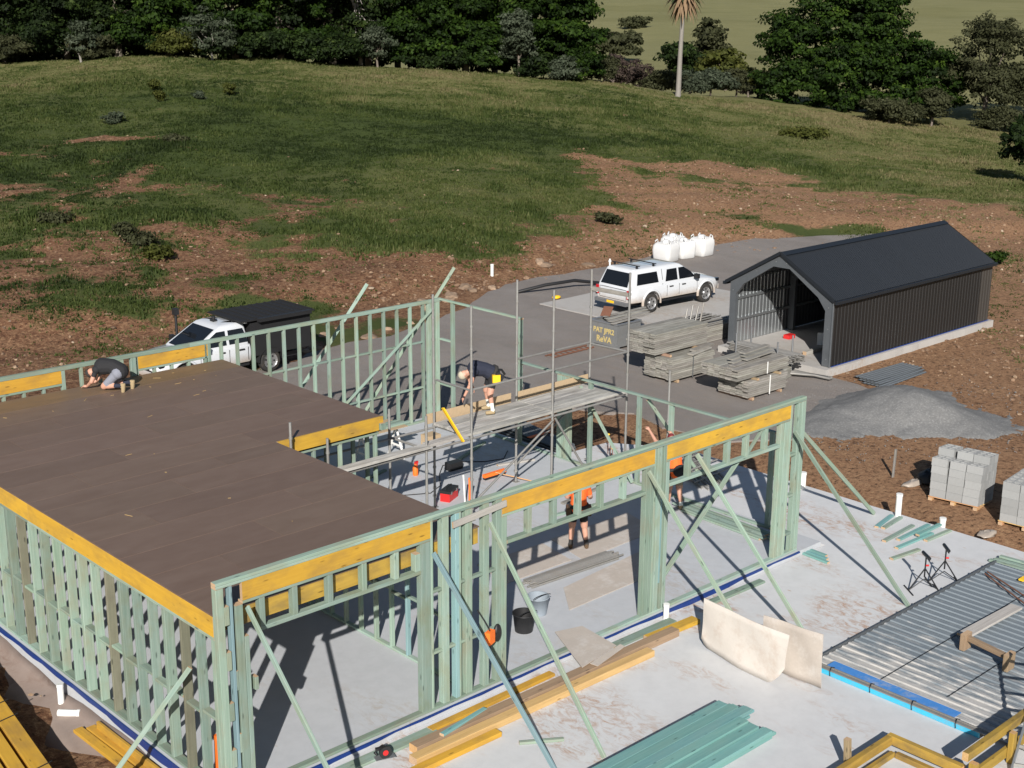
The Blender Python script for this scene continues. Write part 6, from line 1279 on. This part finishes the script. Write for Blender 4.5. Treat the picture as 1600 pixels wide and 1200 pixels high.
# yellow capped starter bars beyond the low wall
for i, (x, y) in enumerate([(15.5, 7.55), (15.95, 7.35), (15.55, 6.9), (16.2, 6.5), (16.5, 6.2), (15.3, 6.6)]):
    o = thing('starter_bar', 'steel starter bar with yellow safety cap beyond the low wall', 'bar', (x, y, -.12), 'capped starter bars'); tubeobj('bar', (x, y, -.12), (x, y, .36), .01, M_['rust'], o, 6); q = MB(); q.cyl((x, y, .34), (x, y, .41), .026, 0, 8); q.ball((x, y, .41), .045, 0, 8, 5, (1, 1, .6)); q.build('cap', M_['yellowp'], o)
fp = thing('frame_pile', 'pile of grey steel frames lying beyond the right wall', 'frames', (17, 4.8, -.12)); r = random.Random(6)
for k in range(14): x = 15.6 + .15 * (k % 7); tubeobj('tube', (x + r.uniform(-.1, .1), 3.9 + r.uniform(-.1, .1), -.09 + .05 * (k // 7)), (x + 1.0 + r.uniform(-.2, .2), 5.9, -.08 + .05 * (k // 7)), .024, M_['galdull'], fp)
for k in range(6): tubeobj('tube', (15.6 + r.uniform(-.1, .1), 4.2 + .3 * k, .0), (17.4, 4.3 + .3 * k, .01), .022, M_['galdull'], fp)
rp = thing('tube_bundle', 'pile of steel sections with an orange strap beside the scaffold', 'tubes', (15.6, 9.3, -.3)); r = random.Random(16)
for k in range(30): tubeobj('tube', (15.05 + .06 * (k % 10), 8.3 + r.uniform(-.2, .2), -.20 + .09 * (k // 10)), (15.35 + .085 * (k % 10), 11.2 + r.uniform(-.3, .3), -.20 + .09 * (k // 10)), .035, M_['zincdull'], rp)
abox('strap', 15.0, 15.9, 9.3, 9.42, .035, .05, M_['orange'], rp)
# long boards on the slab behind the right opening
lb = thing('board_pile', 'pile of long green boards on the slab inside the right opening', 'boards', (14.1, 2, 0)); r = random.Random(3)
for k in range(8): x = 13.92 + .1 * (k % 4) + .02 * (k // 4); member('board', (x, 3.4 + r.uniform(-.4, .1), .028 + .046 * (k // 4)), (x - .1, .75 + r.uniform(-.1, .3), .028 + .046 * (k // 4)), .09, .044, P, lb)
lb = thing('board_pile', 'three green boards on the patio past the right wall end', 'boards', (14.2, -.2, -.12))
for k in range(3): member('board', (14.15 + .12 * k, .3 - .1 * k, -.095), (14.08 + .14 * k, -.72 + .12 * k, -.095), .09, .045, TE, lb)
for i, (x0, y0, x1, y1, z, lab) in enumerate([(15.25, -1.5, 16.15, -1.62, 0, 'green offcut nearest the roller stands'), (15.85, -1.25, 17.2, -1.32, 0, 'long green offcut with dark end on the slab corner'), (16.0, -.85, 17.3, -.78, 0, 'green offcut in the middle of the loose group'), (16.3, -1.02, 17.6, -1.0, 0, 'green offcut right of the middle of the loose group'), (16.7, -1.45, 17.65, -1.5, 0, 'short green offcut with orange end by the pipe stub'), (16.6, -.28, 17.5, -.12, 0, 'green offcut at the far end of the loose group'), (16.65, -.42, 17.55, -.32, 0, 'green offcut beside the far one by the tall white pipe'), (16.75, -1.22, 17.7, -1.22, .046, 'green offcut lying on top of the others')]):
    tag(member('offcut', (x0, y0, -.095 + z), (x1, y1, -.095 + z), .10, .045, [M_['teal'] if i % 2 else M_['pine'], M_['end']]), lab, 'offcut')
def stand(x, y, rz, lab):
    setframe((x, y, -.118), rz); o = thing('roller_stand', lab, 'roller stand'); K = M_['blackmetal']
    for s in (-1, 1):
        tubeobj('leg', (0, .0, .48), (s * .30, 0, .02), .014, K, o); tubeobj('foot', (s * .30, -.24, .015), (s * .30, .24, .015), .014, K, o); tubeobj('brace', (0, 0, .25), (s * .30, .02 * s, .03), .010, K, o)
    tubeobj('post', (0, 0, .3), (0, 0, .72), .016, K, o); q = MB(); q.cyl((0, -.17, .76), (0, .17, .76), .035, 0, 12); q.build('roller', K, o); tubeobj('bracket', (0, -.18, .72), (0, .18, .72), .012, K, o); q = MB(); q.cyl((0, -.02, .55), (.06, -.02, .55), .02, 0, 8); q.build('knob', M_['red'], o); setframe()
stand(14.35, -2.78, R(-38), 'black roller stand on the left of the pair on the patio'); stand(15.0, -2.85, R(-44), 'black roller stand on the right of the pair beside the decking')
# circular saw near the bottom edge, nail gun hung on the prop
def saw():
    setframe((2.5, -.48, -.07), R(-20)); o = thing('circular_saw', 'circular saw with red and white guard on the green board', 'saw'); q = MB(); q.box(-.16, .16, -.07, .07, 0, .008); q.build('base_plate', M_['gal'], o)
    q = MB(); q.cyl((0, -.03, .09), (0, -.024, .09), .095, 0, 24); q.build('blade', M_['zinc'], o); q = MB(); q.cyl((0, -.05, .10), (0, .0, .10), .10, 0, 20); q.build('guard', M_['black'], o); q = MB(); q.cyl((0, .0, .10), (0, .12, .10), .055, 0, 14); q.box(-.14, -.02, .0, .05, .13, .17); q.tube([(-.12, .02, .15), (-.16, .02, .10), (-.12, .02, .05)], .018, 0, 6); q.build('motor', M_['black'], o); q = MB(); q.cyl((0, -.055, .10), (0, -.05, .10), .045, 0, 14); q.build('flange', M_['red'], o); setframe()
saw()
def gun():
    setframe((4.93, -.22, .95), R(20)); o = thing('nail_gun', 'orange and black nail gun hanging between the front studs', 'nail gun'); q = MB(); q.box(-.09, .09, -.05, .05, 0, .22); q.build('body', M_['orange'], o); q = MB(); q.box(.08, .20, -.03, .03, .05, .10); q.build('handle', M_['black'], o); q = MB(); q.ball((.30, .02, .06), .1, 0, 12, 8, (1, .6, 1.6)); q.build('magazine', M_['black'], o); q = MB(); q.cyl((-.02, 0, -.12), (-.02, 0, 0), .03, 0, 8); q.build('nose', M_['black'], o); q = MB(); q.tube([(0, .0, .22), (-.02, .1, .4), (-.1, .18, .6)], .012, 0, 5); q.build('strap', M_['black'], o); setframe()
gun()
# ------------------------------------------------------------------ lower left: yellow beams
yb = thing('beam_stack', 'strapped stack of yellow beams at the bottom left corner', 'beams', (-1.7, 4, -.45)); FRM = R(7.5)
c_, s_ = math.cos(FRM), math.sin(FRM)
def yrot(u, v): return (-1.02 + u * c_ + (v - 5.8) * s_ * 1.0, 5.8 - u * s_ * 0 + (v - 5.8) * c_)
for k in range(2):
    for i in range(4):
        u = -.16 - i * .30 - .04 * k; a = yrot(u, 8.2 + .15 * (i % 2)); b_ = yrot(u, .4); member('beam', (a[0], a[1], -.30 + k * .26), (b_[0], b_[1], -.30 + k * .26), .27 if i != 1 else .2, .25, YL, yb)
for v in (4.9, 4.35, 2.6):
    a = yrot(.0, v); b_ = yrot(-1.3, v - .25); member('strap', (a[0], a[1], .092), (b_[0], b_[1], .092), .025, .005, M_['black'], yb)
a = yrot(-.31, 5.05); tag(member('packer', (a[0], a[1], .112), (a[0] - .03, a[1] - .3, .112), .1, .04, [M_['greywood'], E]), 'grey packer on the yellow beam stack', 'packer')
for i, (x0, y0, x1, y1, z, lab) in enumerate([(-.40, 4.0, -.33, 1.2, -.37, 'yellow beam lying on the soil, leftmost of three beside the slab'), (-.22, 3.9, -.12, 1.0, -.36, 'yellow beam in the middle of three beside the slab'), (.0 - .16, 3.75, -.02 - .1, .9, -.27, 'yellow beam leaning nearest the slab edge')]):
    tag(member('beam', (x0, y0, z), (x1, y1, z), .16 if i < 2 else .05, .06 if i < 2 else .14, YL), lab, 'beam')
tag(MB().box(-.03, .03, -.03, .03, 0, .62).box(-.04, .04, -.04, .04, .60, .68).build('orange_level', M_['orange'], None, Matrix.Translation((.26, .70, .002)) @ Matrix.Rotation(R(2), 4, 'Y')), 'orange tool standing upright behind the left front corner studs', 'tool')
# stake, plastic and odds on the soil at right
tag(member('stake', (20.35, 1.6, -.35), (20.42, 1.62, .42), .07, .04, M_['galdull'], None, up=(0, 1, 0)), 'grey stake standing in the soil near the block pallets', 'stake')
M_['plastic'] = plain('dusty_plastic', (.36, .31, .26), .3, var=.3, scale=6, rand=.05)
def wrap(nm, c, s, mat, lab, cat, seed):
    r = random.Random(seed); b = MB(); b.ball((0, 0, 0), 1, 0, 12, 8, s); b.v = [tuple(Vector(v) * r.uniform(.75, 1.2)) for v in b.v]; b.v = [(x, y, max(z, -.04)) for x, y, z in b.v]; tag(b.build(nm, mat, None, Matrix.Translation(c)), lab, cat)
wrap('plastic_wrap', (20.3, .95, -.27), (.5, .16, .08), M_['plastic'], 'crumpled clear plastic wrap on the soil by the pallet', 'plastic', 1); wrap('plastic_wrap', (18.5, -1.95, -.27), (.3, .16, .05), M_['plastic'], 'white crumpled plastic on the soil beside the slab edge', 'plastic', 2); wrap('black_bag', (20.75, .75, -.22), (.4, .3, .25), M_['black'], 'black plastic bag against the pallet of blocks', 'bag', 3)
la = thing('steel_ladder', 'rusty ladder shaped frame lying on the yard', 'frame', (23.2, 15.9, -.25))
for y in (15.7, 16.05): tubeobj('rail', (22.2, y, -.23), (24.3, y + .1, -.23), .025, M_['rust'], la)
for k in range(8): tubeobj('rung', (22.35 + .25 * k, 15.7, -.23), (22.35 + .25 * k, 16.05, -.23), .018, M_['rust'], la)
tag(MB().ball((0, 0, .04), .16, 0, 10, 6, (1.4, .9, .5)).build('yellow_cover', M_['yellowp'], None, Matrix.Translation((29.0, 22.35, -.22))), 'yellow plastic cover at the corner of the concrete pad', 'cover')
q = MB(); q.tube([(28.6, 24.2, -.2), (29.6, 23.6, .05), (31, 23.3, .1), (32.3, 23.1, -.15)], .07, 0, 8); tag(q.build('drain_hose', M_['black']), 'black corrugated drain hose behind the ute', 'hose')
# things inside the shed
sheetpoly('white_panel', [(29.6, 10.3, -.02), (29.9, 10.0, -.02), (29.9, 10.0, .42), (29.6, 10.3, .42)], .02, M_['white'], 'white carton panel standing inside the shed', 'panel'); abox_ = abox('crate', 29.6, 29.95, 11.45, 11.7, -.04, .10, [M_['red']]); tag(abox_, 'red crate on the shed floor', 'crate'); tag(abox('board', 28.2, 29.7, 9.75, 9.9, -.04, .08, [M_['greywood'], E]), 'grey timber lying on the shed floor', 'board')

# ------------------------------------------------------------------ clutter round the scaffold
sw = thing('sawhorse', 'white legged sawhorse with a tan sheet and boards behind the scaffold', 'sawhorse', (10.9, 10.6, 0))
for x in (10.4, 11.5):
    for s in (-1, 1): member('leg', (x, 10.6 + s * .32, .0), (x, 10.6 + s * .03, .74), .05, .04, M_['white'], sw)
    member('crossbar', (x, 10.35, .32), (x, 10.85, .32), .03, .05, M_['white'], sw)
member('top_beam', (10.2, 10.6, .775), (11.75, 10.6, .775), .09, .07, P, sw); member('sheet', (10.1, 10.75, .83), (11.7, 10.75, .83), .8, .018, OS, sw)
for k in range(3): member('board', (9.9 + .1 * k, 10.5 + .13 * k, .862), (11.9 - .1 * k, 10.56 + .13 * k, .862), .1, .045, P, sw)
for i, (x0, y0, x1, y1, m, lab) in enumerate([(9.2, 9.5, 10.6, 9.9, P, 'green board lying on the slab in front of the sawhorse'), (12.3, 9.2, 13.9, 9.9, P, 'green board lying near the tall right post'), (12.9, 8.3, 13.9, 8.0, [M_['greywood'], E], 'grey board lying under the scaffold end'), (8.6, 8.4, 9.4, 8.9, [M_['brownwood'], E], 'brown offcut lying left of the scaffold'), (11.4, 4.9, 12.9, 4.7, P, 'green board lying in front of the scaffold'), (12.2, 5.3, 13.6, 5.45, [M_['plank']], 'weathered plank lying in front of the scaffold')]):
    tag(member('board', (x0, y0, .026), (x1, y1, .026), .1, .045, m), lab, 'board')
q = MB(); q.tube([(8.4 + .5 * k, 7.9 + .5 * math.sin(k * 1.1) + .12 * k, .012) for k in range(12)], .012, 0, 5); tag(q.build('power_cord', M_['black']), 'black power cord snaking across the slab below the scaffold', 'cord')
tag(abox('carton', 12.6, 13.0, 10.6, 10.95, .002, .28, OS), 'tan carton on the slab by the back right corner', 'carton'); tag(abox('tool_case', 11.75, 12.15, 8.75, 8.98, .002, .2, [M_['black']]), 'black tool case on the slab behind the broom', 'tool case')
for i in (0, 1): tubeobj('diagonal_brace', (9.97, FY - .03, .4 + .0 * i), (12.48, FY - .03, 1.85), .026, M_['galscaf'], sf) if i == 0 else tubeobj('diagonal_brace', (12.46, KY + .03, .4), (14.98, KY + .03, 1.85), .026, M_['galscaf'], sf)
for x in (9.93, 12.47): tubeobj('guard_rail', (x, FY + .04, 3.05), (x, KY - .04, 3.05), .026, M_['galscaf'], sf) if x < 10 else None
